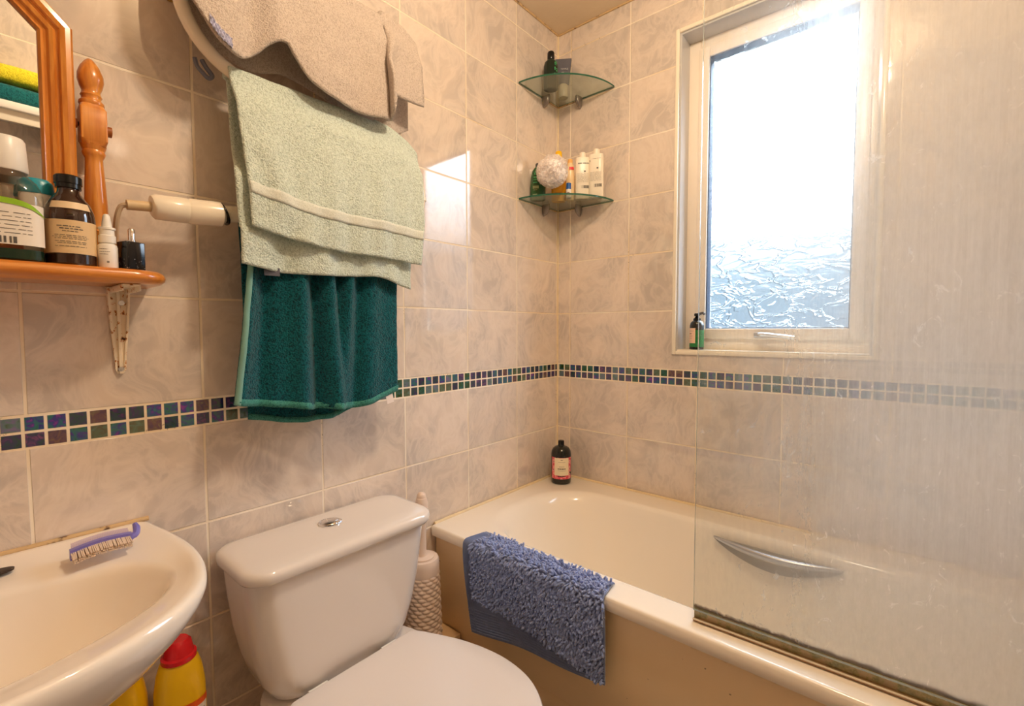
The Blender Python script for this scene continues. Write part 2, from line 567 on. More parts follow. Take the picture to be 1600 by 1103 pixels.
# ---------------------------------------------------------------- window
win = empty('window_1', (0.7525, 0.0, OZ0), kind='structure')
b = BM()   # cream edging bead around the hole
tw = 0.013
box(b, OX0 - tw, OX0, -0.006, 0.004, OZ0 - tw, OZ1 + tw, 0.003)
box(b, OX1, OX1 + tw, -0.006, 0.004, OZ0 - tw, OZ1 + tw, 0.003)
box(b, OX0, OX1, -0.006, 0.004, OZ1, OZ1 + tw, 0.003)
box(b, OX0, OX1, -0.006, 0.004, OZ0 - tw, OZ0, 0.003)
obj('window_trim', b, M_cream, win)
b = BM()   # tiled reveal lining and sill
box(b, OX0, OX0 + 0.006, 0.002, 0.075, OZ0, OZ1)
box(b, OX1 - 0.006, OX1, 0.002, 0.075, OZ0, OZ1)
box(b, OX0 + 0.006, OX1 - 0.006, 0.002, 0.075, OZ1 - 0.006, OZ1)
obj('window_reveal', b, M_reveal, win)
b = BM(); box(b, OX0 + 0.006, OX1 - 0.006, -0.004, 0.075, OZ0 - 0.002, OZ0 + 0.004, 0.0015)
obj('window_sill', b, M_cream, win)
def frame_ring(bm, x0, x1, z0, z1, w, y0, y1, bev=0.003, wz=None):
    wz = wz or w
    box(bm, x0, x0 + w, y0, y1, z0, z1, bev)
    box(bm, x1 - w, x1, y0, y1, z0, z1, bev)
    box(bm, x0 + w, x1 - w, y0, y1, z0, z0 + wz, bev)
    box(bm, x0 + w, x1 - w, y0, y1, z1 - wz, z1, bev)
b = BM(); frame_ring(b, OX0 + 0.004, OX1 - 0.004, OZ0 + 0.003, OZ1 - 0.004, 0.038, 0.074, 0.136)
obj('window_frame', b, M_upvc, win)
SX0, SX1, SZ0, SZ1 = 0.528, 0.995, 1.106, 2.072
b = BM(); frame_ring(b, SX0, SX1, SZ0, SZ1, 0.034, 0.062, 0.12, 0.004)
obj('sash', b, M_upvc, win)
b = BM(); frame_ring(b, SX0 + 0.032, SX1 - 0.032, SZ0 + 0.032, SZ1 - 0.032, 0.005, 0.068, 0.104, 0.001)
obj('gasket', b, M_rubber, win)
# obscure glass: a pane pressed with a crumpled pattern
M_pane = bpy.data.materials.new('obscure_glass')
M_pane.use_nodes = True
g = NG(M_pane); T = M_pane.node_tree
T.nodes.remove(T.nodes['Principled BSDF'])
OUT = T.nodes['Material Output']
geo = g.n('ShaderNodeNewGeometry')
mp = g.n('ShaderNodeMapping'); mp.inputs['Scale'].default_value = (1, 1, 2.1)
g.l(geo.outputs['Position'], mp.inputs[0])
nz = g.n('ShaderNodeTexNoise'); nz.inputs['Scale'].default_value = 9; nz.inputs['Detail'].default_value = 2
nz.inputs['Distortion'].default_value = 1.2
g.l(mp.outputs[0], nz.inputs['Vector'])
nzs = g.n('ShaderNodeVectorMath', operation='SCALE'); g.l(nz.outputs['Color'], nzs.inputs[0]); nzs.inputs['Scale'].default_value = 0.16
pa = g.n('ShaderNodeVectorMath', operation='ADD'); g.l(mp.outputs[0], pa.inputs[0]); g.l(nzs.outputs[0], pa.inputs[1])
vo = g.n('ShaderNodeTexVoronoi', feature='DISTANCE_TO_EDGE'); vo.inputs['Scale'].default_value = 10
g.l(pa.outputs[0], vo.inputs['Vector'])
crease = g.ss(vo.outputs['Distance'], 0.0, 0.12, 1.0, 0.0)
hgt = g.m('ADD', g.m('MULTIPLY', crease, 0.9), g.m('MULTIPLY', nz.outputs[0], 1.2))
bp = g.n('ShaderNodeBump'); bp.inputs['Distance'].default_value = 0.0045; bp.inputs['Strength'].default_value = 1.0
g.l(hgt, bp.inputs['Height'])
refr = g.n('ShaderNodeBsdfRefraction'); refr.inputs['IOR'].default_value = 1.5; refr.inputs['Roughness'].default_value = 0.12
refr.inputs['Color'].default_value = (0.97, 0.985, 1, 1)
g.l(bp.outputs[0], refr.inputs['Normal'])
tr = g.n('ShaderNodeBsdfTransparent'); tr.inputs['Color'].default_value = (0.95, 0.97, 1, 1)
gl = g.n('ShaderNodeBsdfGlossy'); gl.inputs['Roughness'].default_value = 0.05; g.l(bp.outputs[0], gl.inputs['Normal'])
mx = g.n('ShaderNodeMixShader'); mx.inputs[0].default_value = 0.36
g.l(tr.outputs[0], mx.inputs[1]); g.l(refr.outputs[0], mx.inputs[2])
mx2 = g.n('ShaderNodeMixShader'); mx2.inputs[0].default_value = 0.05
g.l(mx.outputs[0], mx2.inputs[1]); g.l(gl.outputs[0], mx2.inputs[2])
g.l(mx2.outputs[0], OUT.inputs[0])
b = BM()
px0, px1, pz0, pz1 = SX0 + 0.033, SX1 - 0.033, SZ0 + 0.033, SZ1 - 0.033
vs = [b.verts.new(p) for p in ((px0, 0.098, pz0), (px1, 0.098, pz0), (px1, 0.098, pz1), (px0, 0.098, pz1))]
b.faces.new(vs)
obj('pane', b, M_pane, win, smooth=False)
b = BM()   # casement handle on the bottom sash rail
box(b, 0.715, 0.765, 0.052, 0.062, 1.112, 1.128, 0.004)
tube(b, spline([(0.735, 0.055, 1.120), (0.737, 0.040, 1.122), (0.76, 0.034, 1.120), (0.80, 0.034, 1.116), (0.83, 0.036, 1.112)], 5), 0.006, 8)
obj('window_handle', b, M_satin, win)

# ================================================================ bathtub
tub = empty('bathtub', (0.86, -0.34, 0.0), 'cream built-in bathtub in the corner under the window', 'bathtub')
Z = 0.548
b = BM()
def trr(x0, x1, y0, y1, r, z): return rrect(x0, x1, y0, y1, r, z, 10, 24)
secs = [trr(0.03, 1.70, -0.650, -0.02, 0.01, 0.518), trr(0.004, 1.716, -0.674, -0.003, 0.008, 0.518),
        trr(0.003, 1.717, -0.676, -0.002, 0.010, 0.524), trr(0.003, 1.717, -0.676, -0.002, 0.010, Z - 0.006),
        trr(0.005, 1.715, -0.673, -0.003, 0.010, Z - 0.002), trr(0.008, 1.712, -0.671, -0.005, 0.010, Z - 0.0004), trr(0.012, 1.708, -0.666, -0.007, 0.010, Z), trr(0.078, 1.63, -0.604, -0.104, 0.19, Z),
        trr(0.088, 1.62, -0.596, -0.112, 0.19, Z), trr(0.100, 1.612, -0.588, -0.119, 0.185, Z - 0.003),
        trr(0.116, 1.602, -0.580, -0.127, 0.18, Z - 0.012), trr(0.132, 1.594, -0.574, -0.133, 0.175, Z - 0.030),
        trr(0.160, 1.58, -0.566, -0.141, 0.17, Z - 0.08), trr(0.22, 1.55, -0.552, -0.155, 0.16, Z - 0.19),
        trr(0.28, 1.52, -0.535, -0.172, 0.15, Z - 0.29), trr(0.33, 1.49, -0.50, -0.205, 0.12, Z - 0.345),
        trr(0.40, 1.43, -0.45, -0.26, 0.09, Z - 0.365), trr(0.50, 1.30, -0.40, -0.31, 0.04, Z - 0.37)]
rings(b, secs, cap0=False)
obj('tub', b, M_bath, tub, angle=45)
# front panel with the discoloured lip line and a lower crease
M_panelm = mat('bath_panel_grimy', S(222, 186, 134), 0.35)
g = NG(M_panelm); P = M_panelm.node_tree.nodes['Principled BSDF']
geo = g.n('ShaderNodeNewGeometry'); sp = g.n('ShaderNodeSeparateXYZ'); g.l(geo.outputs['Position'], sp.inputs[0])
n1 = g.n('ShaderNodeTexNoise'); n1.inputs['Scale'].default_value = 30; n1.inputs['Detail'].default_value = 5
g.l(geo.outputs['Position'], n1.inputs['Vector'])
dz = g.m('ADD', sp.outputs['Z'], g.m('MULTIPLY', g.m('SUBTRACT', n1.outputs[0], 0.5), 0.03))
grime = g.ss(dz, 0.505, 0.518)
n2 = g.n('ShaderNodeTexNoise'); n2.inputs['Scale'].default_value = 75; n2.inputs['Detail'].default_value = 1
g.l(geo.outputs['Position'], n2.inputs['Vector'])
spot = g.ss(n2.outputs[0], 0.79, 0.81)
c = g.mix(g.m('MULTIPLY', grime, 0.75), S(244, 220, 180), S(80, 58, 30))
c = g.mix(g.m('MULTIPLY', spot, 0.7), c, S(88, 64, 34))
g.l(c, P.inputs['Base Color'])
b = BM()
box(b, 0.004, 1.716, -0.656, -0.640, 0.232, 0.5205, 0.003)
box(b, 0.004, 1.716, -0.650, -0.636, 0.0, 0.233, 0.002)
obj('bath_panel', b, M_panelm, tub)
b = BM()
tube(b, [(0.005, -0.66, Z + 0.001), (0.005, -0.004, Z + 0.001)], 0.005, 8)
tube(b, [(0.004, -0.005, Z + 0.001), (1.715, -0.005, Z + 0.001)], 0.005, 8)
struct('trim_4', b, M_sealant, smooth=True)
# grab handle set in the far inner side
b = BM()
pts = []
for i in range(25):
    t = i / 24
    x = 0.668 + 0.315 * t
    pts.append((x, -0.150 - 0.022 * sin(pi * t), 0.524 - 0.018 * t * 0 - 0.010 * sin(pi * t)))
rs = [0.003 + 0.008 * sin(pi * i / 24) ** 0.6 for i in range(25)]
tube(b, pts, rs, 10)
obj('grab_handle', b, mat('dull_chrome', (0.52, 0.53, 0.56, 1), 0.28, metal=1.0), tub)
b = BM()
top, bot = [], []
for i in range(25):
    t = i / 24
    x = 0.668 + 0.315 * t
    top.append(b.verts.new((x, -0.1375 , 0.520)))
    bot.append(b.verts.new((x, -0.1425 - 0.006 * sin(pi * t), 0.518 - 0.052 * sin(pi * t) ** 0.8)))
for i in range(24):
    b.faces.new((top[i], top[i + 1], bot[i + 1], bot[i]))
ge = bmesh.ops.extrude_face_region(b, geom=b.faces[:])
for v in ge['geom']:
    if isinstance(v, bmesh.types.BMVert): v.co.y -= 0.004
obj('recess_shade_plate', b, mat('recess_shade_grey', S(168, 162, 150), 0.3), tub)  # crescent plate, its darker grey painting the shade of the hollow behind the handle

# ================================================================ shower screen
scr = empty('shower_screen', (0.775, -0.633, Z + 0.001), 'limescaled frameless glass shower screen standing on the bath rim', 'shower screen', rz=0.035)
M_sg = bpy.data.materials.new('screen_glass'); M_sg.use_nodes = True
g = NG(M_sg); T = M_sg.node_tree; T.nodes.remove(T.nodes['Principled BSDF']); OUT = T.nodes['Material Output']
tr = g.n('ShaderNodeBsdfTransparent'); tr.inputs['Color'].default_value = (0.975, 0.985, 0.98, 1)
gl = g.n('ShaderNodeBsdfGlossy'); gl.inputs['Roughness'].default_value = 0.03
fr = thinfres(g)
mx = g.n('ShaderNodeMixShader'); g.l(fr.outputs[0], mx.inputs[0]); g.l(tr.outputs[0], mx.inputs[1]); g.l(gl.outputs[0], mx.inputs[2])
g.l(mx.outputs[0], OUT.inputs[0])
M_edge = mat('glass_edge', S(206, 222, 224), 0.15, trans=0.5, ior=1.2)
GX1 = 0.918
b = BM()
box(b, 0.0, GX1, -0.003, 0.003, 0.022, 1.45)
b.faces.ensure_lookup_table()
for f in b.faces:
    c = f.calc_center_median()
    if c.x < 0.001 or c.z > 1.449 or c.z < 0.023: f.material_index = 1
o = obj('glass', b, [M_sg, M_edge], scr, smooth=False, local=True)
# limescale film on the wet side, thicker away from the free edge, in runs
M_lime = bpy.data.materials.new('limescale'); M_lime.use_nodes = True
g = NG(M_lime); T = M_lime.node_tree; T.nodes.remove(T.nodes['Principled BSDF']); OUT = T.nodes['Material Output']
t = g.n('ShaderNodeTexCoord'); sp = g.n('ShaderNodeSeparateXYZ'); g.l(t.outputs['Object'], sp.inputs[0])
def nse(scale, vec, det=4, rough=0.55, dist=0.0):
    m_ = g.n('ShaderNodeMapping'); m_.inputs['Scale'].default_value = vec; g.l(t.outputs['Object'], m_.inputs[0])
    n_ = g.n('ShaderNodeTexNoise'); n_.inputs['Scale'].default_value = scale; n_.inputs['Detail'].default_value = det
    n_.inputs['Roughness'].default_value = rough; n_.inputs['Distortion'].default_value = dist
    g.l(m_.outputs[0], n_.inputs['Vector']); return n_.outputs[0]
runs = nse(150, (1, 1, 0.03), 5, 0.75)
blot = nse(7, (1, 1, 0.5), 3)
fine = nse(160, (1, 1, 0.35), 3, 0.7)
xx = g.m('ADD', sp.outputs['X'], g.m('MULTIPLY', g.m('SUBTRACT', blot, 0.5), 0.16))
base = g.ss(xx, 0.0, 0.42, 0.05, 0.74)
low = g.ss(sp.outputs['Z'], 0.0, 0.62, 0.80, 1.0)
den = g.m('MULTIPLY', base, low)
str_ = g.m('MULTIPLY', g.m('SUBTRACT', runs, 0.5), g.ss(xx, -0.02, 0.2, 0.15, 0.30))
den = g.m('ADD', den, g.m('MULTIPLY', str_, g.ss(sp.outputs['Z'], 0.05, 0.4, 0.25, 1.0)))
den = g.m('ADD', den, g.m('MULTIPLY', g.m('SUBTRACT', fine, 0.5), 0.18))
scr_ = g.m('MULTIPLY', g.ss(nse(38, (1, 1, 0.6), 6, 0.75, 1.2), 0.60, 0.68), 0.28)
den = g.m('ADD', den, scr_)
den = g.m('MINIMUM', g.m('MAXIMUM', den, 0.015), 0.88)
df = g.n('ShaderNodeBsdfDiffuse'); df.inputs['Color'].default_value = S(246, 240, 226)
tl = g.n('ShaderNodeBsdfTranslucent'); tl.inputs['Color'].default_value = S(246, 244, 238)
md = g.n('ShaderNodeMixShader'); md.inputs[0].default_value = 0.80
g.l(df.outputs[0], md.inputs[1]); g.l(tl.outputs[0], md.inputs[2])
tp = g.n('ShaderNodeBsdfTransparent')
fs = g.n('ShaderNodeBsdfRefraction'); fs.inputs['IOR'].default_value = 1.15; fs.inputs['Roughness'].default_value = 0.7
fs.inputs['Color'].default_value = (0.95, 0.96, 0.97, 1)
mf = g.n('ShaderNodeMixShader'); mf.inputs[0].default_value = 0.28
g.l(md.outputs[0], mf.inputs[1]); g.l(fs.outputs[0], mf.inputs[2])
ml = g.n('ShaderNodeMixShader'); g.l(den, ml.inputs[0]); g.l(tp.outputs[0], ml.inputs[1]); g.l(mf.outputs[0], ml.inputs[2])
g.l(ml.outputs[0], OUT.inputs[0])
b = BM()
vs = [b.verts.new(p) for p in ((0.001, 0.0034, 0.024), (GX1, 0.0034, 0.024), (GX1, 0.0034, 1.449), (0.001, 0.0034, 1.449))]
b.faces.new(vs)
obj('limescale_film', b, M_lime, scr, smooth=False, local=True)
# bottom seal with green and brown mould above it
M_seal = bpy.data.materials.new('mouldy_seal'); M_seal.use_nodes = True
g = NG(M_seal); P = M_seal.node_tree.nodes['Principled BSDF']
t = g.n('ShaderNodeTexCoord'); sp = g.n('ShaderNodeSeparateXYZ'); g.l(t.outputs['Object'], sp.inputs[0])
n1 = nse(60, (1, 1, 1), 5, 0.7)
n2 = nse(9, (1, 1, 1), 3)
c = g.mix(g.ss(n1, 0.4, 0.6), S(158, 156, 108), S(190, 172, 136))
zz = g.m('ADD', sp.outputs['Z'], g.m('MULTIPLY', g.m('SUBTRACT', n1, 0.5), 0.018))
c = g.mix(g.ss(zz, 0.021, 0.027), c, S(112, 78, 54))
c = g.mix(g.ss(sp.outputs['Z'], 0.003, 0.008, 1.0, 0.0), c, S(150, 112, 76))
g.l(c, P.inputs['Base Color']); P.inputs['Roughness'].default_value = 0.35
al = g.m('MULTIPLY', g.ss(zz, 0.024, 0.034, 1.0, 0.0), g.m('MAXIMUM', g.ss(n1, 0.25, 0.5, 0.45, 0.95), g.ss(sp.outputs['Z'], 0.006, 0.009, 1.0, 0.0)))
g.l(al, P.inputs['Alpha'])
b = BM()
box(b, 0.0, GX1, 0.0036, 0.0052, 0.004, 0.036)
box(b, 0.0, GX1, -0.0052, 0.0052, 0.0005, 0.005, 0.001)
obj('bottom_seal', b, M_seal, scr, smooth=False, local=True)
b = BM(); tube(b, [(0.0, -0.0055, 0.0055), (GX1, -0.0055, 0.0055)], 0.0018, 6)
obj('seal_lip', b, mat('seal_vinyl', S(216, 206, 186), 0.2), scr, local=True)
b = BM(); box(b, GX1 - 0.002, GX1 + 0.022, -0.012, 0.012, 0.0, 1.46, 0.003)
obj('wall_profile', b, M_satin, scr, local=True)

# ================================================================ toilet
toi = empty('toilet', (0.30, -1.045, 0.0), 'white close-coupled toilet with its lid down between basin and bath', 'toilet')
YC = -1.045
def crr(x1, hw, r, z, x0=0.012, yc=YC): return rrect(x0, x1, yc - hw, yc + hw, r, z, 8, 10)
b = BM()
prof = [(0.386, 0.155, 0.118, 0.05), (0.388, 0.168, 0.134, 0.055), (0.398, 0.178, 0.150, 0.055), (0.43, 0.186, 0.168, 0.055), (0.48, 0.191, 0.183, 0.055),
        (0.54, 0.195, 0.194, 0.052), (0.60, 0.198, 0.201, 0.05), (0.66, 0.200, 0.205, 0.045), (0.676, 0.200, 0.205, 0.045)]
rings(b, [crr(x1, hw, r, z) for z, x1, hw, r in prof])
obj('cistern', b, M_ceramic, toi, angle=50)
b = BM()
prof = [(0.668, 0.203, 0.207, 0.045), (0.669, 0.212, 0.214, 0.048), (0.674, 0.216, 0.217, 0.05), (0.684, 0.217, 0.218, 0.05), (0.691, 0.214, 0.216, 0.048),
        (0.695, 0.207, 0.210, 0.043), (0.697, 0.196, 0.200, 0.038), (0.698, 0.17, 0.17, 0.03)]
rings(b, [crr(x1, hw, r, z, 0.008 + (0.217 - x1)) for z, x1, hw, r in prof])
obj('cistern_lid', b, M_ceramic, toi, angle=50)
b = BM()
loft(b, [(0.697, 0.026, 0.026), (0.700, 0.026, 0.026), (0.7015, 0.0225, 0.0225), (0.7005, 0.021, 0.021), (0.703, 0.019, 0.019),
         (0.7055, 0.012, 0.012), (0.706, 0.004, 0.004)], 0.094, YC + 0.002, 32)
obj('flush_button', b, M_chrome, toi)
# pan
def dring(xb, xf, hw, z, n=48, yc=YC):
    out = []
    xm = xb + (xf - xb) * 0.45
    for i in range(n):
        a = 2 * pi * i / n
        c, s = cos(a), sin(a)
        if c >= 0:
            out.append((xm + (xf - xm) * c, yc + hw * s, z))
        else:
            e_ = 3.2
            out.append((xm - (xm - xb) * abs(c) ** (2 / e_), yc + hw * math.copysign(abs(s) ** (2 / e_), s), z))
    return out
b = BM()
rings(b, [dring(0.16, 0.50, 0.11, 0.0), dring(0.16, 0.50, 0.11, 0.02), dring(0.17, 0.47, 0.095, 0.10), dring(0.16, 0.50, 0.11, 0.2),
          dring(0.12, 0.57, 0.155, 0.30), dring(0.06, 0.615, 0.185, 0.36), dring(0.04, 0.62, 0.19, 0.385), dring(0.05, 0.61, 0.18, 0.3855)])
obj('pan', b, M_ceramic, toi)
LID = [(0.200, 0.0), (0.200, 0.07), (0.200, 0.130), (0.2015, 0.143), (0.207, 0.151), (0.219, 0.158), (0.24, 0.168), (0.27, 0.181), (0.32, 0.200), (0.38, 0.214), (0.44, 0.219),
       (0.50, 0.211), (0.545, 0.192), (0.585, 0.160), (0.615, 0.122), (0.634, 0.080), (0.643, 0.035), (0.645, 0.0)]
def lidring(sc, z, yc=YC):
    h = spline([(x, y, 0) for x, y in LID], 4)
    pts = [(p.x, p.y) for p in h] + [(p.x, -p.y) for p in reversed(h[1:-1])]
    cx = 0.43
    return [(cx + (x - cx) * sc, yc + y * sc, z) for x, y in pts]
b = BM(); rings(b, [lidring(0.94, 0.384), lidring(0.97, 0.386), lidring(0.975, 0.392), lidring(0.965, 0.398)])
obj('seat', b, M_seat, toi)
b = BM(); rings(b, [lidring(0.975, 0.400), lidring(0.995, 0.402), lidring(1.0, 0.408), lidring(0.998, 0.414), lidring(0.985, 0.419), lidring(0.95, 0.421), lidring(0.8, 0.4215)])
obj('seat_lid', b, M_seat, toi)
for s in (-1, 1):
    b = BM(); tube(b, [(0.196, YC + s * 0.085 - 0.02, 0.405), (0.196, YC + s * 0.085 + 0.02, 0.405)], 0.009, 12)
    tube(b, [(0.196, YC + s * 0.085, 0.405), (0.196, YC + s * 0.085, 0.383)], 0.007, 10)
    obj('hinge', b, M_white, toi)

# ================================================================ wash basin
bas = empty('wash_basin', (0.02, -1.62, 0.0), 'white pedestal wash basin on the left wall below the pine shelf', 'basin')
BCX, BCY = 0.235, -1.62
OUTL = [(0.003, 0.262), (0.04, 0.266), (0.10, 0.276), (0.16, 0.283), (0.22, 0.284), (0.28, 0.276), (0.335, 0.258), (0.38, 0.226), (0.415, 0.18), (0.438, 0.125), (0.450, 0.065), (0.454, 0.0)]
INL = [(0.115, 0.0), (0.118, 0.06), (0.126, 0.12), (0.140, 0.165), (0.165, 0.202), (0.20, 0.226), (0.24, 0.236), (0.28, 0.228), (0.315, 0.203), (0.345, 0.16), (0.368, 0.105), (0.381, 0.05), (0.385, 0.0)]
def polar(pts):
    """half outline (x, dy>=0) -> r(theta) over 0..pi, theta from +x"""
    out = []
    for x, dy in pts:
        out.append((atan2(dy, x - BCX), sqrt((x - BCX) ** 2 + dy * dy)))
    return sorted(out)
PO = polar(OUTL); PI_ = polar(INL)
def straight_back(th, r):
    """limit the outline at the wall"""
    c = cos(th)
    if c < -0.05:
        return min(r, (BCX - 0.002) / -c)
    return r
def bring(kind, sc, z, n=144, fore=0.0):
    out = []
    for i in range(n):
        a = 2 * pi * i / n
        th = a if a <= pi else 2 * pi - a
        if kind == 'o':
            r = interp(PO, th) if th < PO[-1][0] else 9
            r = straight_back(th, r) * sc
        else:
            r = interp(PI_, th) * sc
        x = BCX + r * cos(a) + fore
        if kind == 'o': x = max(x, 0.002)
        out.append((x, BCY + r * sin(a), z))
    return out
def bmixr(f, z):
    A = bring('o', 1, z); B = bring('i', 1, z)
    return [tuple(a_ * (1 - f) + b_ * f for a_, b_ in zip(p, q)) for p, q in zip(A, B)]
b = BM()
rings(b, [bring('o', 0.40, 0.600, fore=-0.05), bring('o', 0.52, 0.615, fore=-0.04), bring('o', 0.68, 0.648, fore=-0.03), bring('o', 0.82, 0.688, fore=-0.015), bring('o', 0.93, 0.728, fore=-0.004),
          bring('o', 0.985, 0.755), bring('o', 1.0, 0.768), bring('o', 0.998, 0.776), bring('o', 0.988, 0.7815), bring('o', 0.97, 0.7835), bring('o', 0.94, 0.782),
          bmixr(0.5, 0.7765), bmixr(0.8, 0.772), bmixr(0.93, 0.769), bmixr(1.0, 0.765),
          bring('i', 0.975, 0.757), bring('i', 0.95, 0.742), bring('i', 0.90, 0.715), bring('i', 0.82, 0.685), bring('i', 0.66, 0.658), bring('i', 0.4, 0.643), bring('i', 0.12, 0.638)])
obj('bowl', b, M_basin, bas, angle=60)
b = BM()
loft(b, [(0.0, 0.10, 0.105), (0.02, 0.098, 0.103), (0.06, 0.08, 0.085), (0.3, 0.07, 0.075), (0.5, 0.075, 0.085), (0.62, 0.10, 0.12)], 0.17, BCY, 40)
obj('pedestal', b, M_basin, bas)
b = BM(); tube(b, [(0.003, -1.88, 0.784), (0.003, -1.357, 0.784)], 0.0045, 8)
obj('wall_sealant', b, M_mould, bas)
b = BM(); loft(b, [(0.7795, 0.010, 0.017), (0.7825, 0.0105, 0.0175), (0.783, 0.008, 0.014)], 0.071, -1.552, 24, cap0=False)
obj('hole_shade_disc', b, mat('hole_shade_dark', S(52, 40, 34), 0.4), bas)  # solid dark disc on the deck, colour painting the shade inside a hole

# nail brush lying on its side on the basin deck
nb = empty('nail_brush', (0.11, -1.43, 0.785), 'small lilac double-sided nail brush on the back of the basin', 'nail brush')
M_lilac = mat('lilac_plastic', S(122, 116, 200), 0.3)
b = BM()
P0, P1 = Vector((0.113, -1.478, 0.792)), Vector((0.119, -1.403, 0.797))
rs = []
for i in range(13):
    t = i / 12
    p = P0.lerp(P1, t)
    p.z += 0.004 * sin(pi * t)
    w, h = 0.0050, 0.0078
    rs.append([(p.x - w, p.y, p.z - h), (p.x + w, p.y, p.z - h), (p.x + w, p.y, p.z + h), (p.x - w, p.y, p.z + h)])
rings(b, rs)
tube(b, spline([(0.119, -1.405, 0.798), (0.118, -1.398, 0.800), (0.111, -1.395, 0.807), (0.104, -1.396, 0.813)], 4), [0.006, 0.006, 0.0055, 0.0055, 0.005, 0.005, 0.005, 0.005, 0.005, 0.005, 0.0045, 0.004, 0.0035], 8)
obj('handle', b, M_lilac, nb, smooth=True, angle=35)
b = BM()
rnd = random.Random(5)
for i in range(34):
    for k in range(3):
        t = (i + 0.5 + rnd.uniform(-.2, .2)) / 34 * 0.95 + 0.01
        p = P0.lerp(P1, t); p.z += 0.004 * sin(pi * t) - 0.003 + 0.003 * k
        L = 0.019 + rnd.uniform(-.001, .001)
        tube(b, [(p.x + 0.004, p.y, p.z), (p.x + 0.004 + L, p.y + rnd.uniform(-.001, .001), p.z - 0.0045)], 0.0012, 4)
obj('bristles', b, mat('ivory_bristle', S(226, 206, 186), 0.5), nb, smooth=False)
b = BM()
for i in range(34):
    for k in range(2):
        t = (i + 0.5) / 34 * 0.93 + 0.04
        p = P0.lerp(P1, t); p.z += 0.004 * sin(pi * t) + 0.001 + 0.004 * k
        tube(b, [(p.x - 0.004, p.y, p.z), (p.x - 0.016, p.y, p.z + 0.006)], 0.0012, 4)
obj('short_bristles', b, mat('pale_lilac_bristle', S(206, 190, 206), 0.5), nb, smooth=False)

# ================================================================ bleach bottles under the basin
def bleach(x, y, h, label, red=True):
    r = empty('bleach_bottle', (x, y, 0.25), label, 'bottle', 'yellow bleach bottles under the basin', rz=face_angle(x, y))
    M_y = bpy.data.materials.get('yellow_plastic') or mat('yellow_plastic', S(236, 190, 16), 0.25)
    M_r = bpy.data.materials.get('red_cap') or mat('red_cap', S(206, 26, 34), 0.25)
    b = BM()
    k = h / 0.335
    loft(b, [(0.0, 0.030, 0.036, 2.6), (0.006, 0.034, 0.040, 2.6), (0.20 * k, 0.034, 0.040, 2.6), (0.245 * k, 0.033, 0.039, 2.5), (0.275 * k, 0.030, 0.035, 2.3),
             (0.293 * k, 0.026, 0.030, 2.1), (0.302 * k, 0.023, 0.025), (0.305 * k, 0.021, 0.021)], 0, 0, 36)
    obj('body', b, M_y, r, local=True)
    b = BM()
    loft(b, [(0.298 * k, 0.0275, 0.0275), (0.306 * k, 0.0275, 0.0275), (0.308 * k, 0.0235, 0.0235), (0.329 * k, 0.0200, 0.0200), (0.335 * k, 0.015, 0.015)], 0, 0, 28)
    obj('cap', b, M_r, r, local=True)
    b = BM()
    patch(b, 0, 0, 0.034, 0.040, -1.2, 1.2, 0.06, 0.212 * k, ex=2.6)
    obj('label', b, bpy.data.materials.get('bleach_label') or mat('bleach_label', S(232, 226, 214), 0.4), r, local=True, smooth=True)
    b = BM()
    patch(b, 0, 0, 0.034, 0.040, -1.3, 1.3, 0.212 * k, 0.224 * k, ex=2.6, off=0.0008)
    obj('label_band', b, bpy.data.materials.get('orange_print') or mat('orange_print', S(226, 92, 24), 0.4), r, local=True)
    b = BM()
    text_rows(b, 0, 0, 0.034, 0.040, -1.2, 1.2, [(0.199 * k - 0.010 * i, 0.004, 0.1, 0.9, 1) for i in range(9)], 4, ex=2.6)
    obj('small_print', b, M_print, r, local=True)
    return r
bleach(0.088, -1.338, 0.325, 'yellow bleach bottle with red cap showing beside the basin edge')
bleach(0.052, -1.418, 0.315, 'second yellow bleach bottle, mostly hidden under the basin bowl')

# ================================================================ toilet brush and holder
bx, by = 0.062, -0.755
hb = empty('brush_holder', (bx, by, 0.25), 'pale pink woven-look toilet brush holder behind the cistern', 'brush holder')
M_pink = mat('pale_pink_plastic', S(228, 208, 192), 0.35)
b = BM()
NA, NZ = 220, 130
rs = []
rs.append([(bx + 0.03 * cos(2 * pi * i / NA), by + 0.03 * sin(2 * pi * i / NA), 0.2505) for i in range(NA)])
for j in range(NZ + 1):
    t = j / NZ
    z = 0.251 + 0.205 * t
    R = 0.0535 - 0.007 * t
    row = t * 19
    ring = []
    for i in range(NA):
        a = 2 * pi * i / NA
        k = math.floor(row)
        fr_ = row - k
        ph = a * 13 + (k % 2) * pi + (fr_ - 0.5) * 1.6
        bul = abs(cos(ph / 1.0 * 0.5)) ** 0.7 * (sin(pi * fr_) ** 0.6)
        rr = R + 0.0042 * bul - 0.001
        ring.append((bx + rr * cos(a), by + rr * sin(a), z))
    rs.append(ring)
rings(b, rs, cap1=False)
obj('woven_body', b, M_pink, hb, angle=80)
b = BM()
loft(b, [(0.455, 0.0455, 0.0455), (0.457, 0.0482, 0.0482), (0.478, 0.0480, 0.0480), (0.492, 0.0470, 0.0470), (0.498, 0.044, 0.044), (0.500, 0.038, 0.038), (0.4985, 0.034, 0.034)], bx, by, 48)
obj('collar', b, M_pink, hb)
tb = empty('toilet_brush', (bx, by, 0.50), 'pale pink toilet brush handle standing in the woven holder', 'toilet brush')
b = BM()
loft(b, [(0.4990, 0.033, 0.033), (0.502, 0.033, 0.033), (0.5035, 0.031, 0.031)], bx, by, 40)
obj('stopper', b, M_pink, tb)
b = BM()
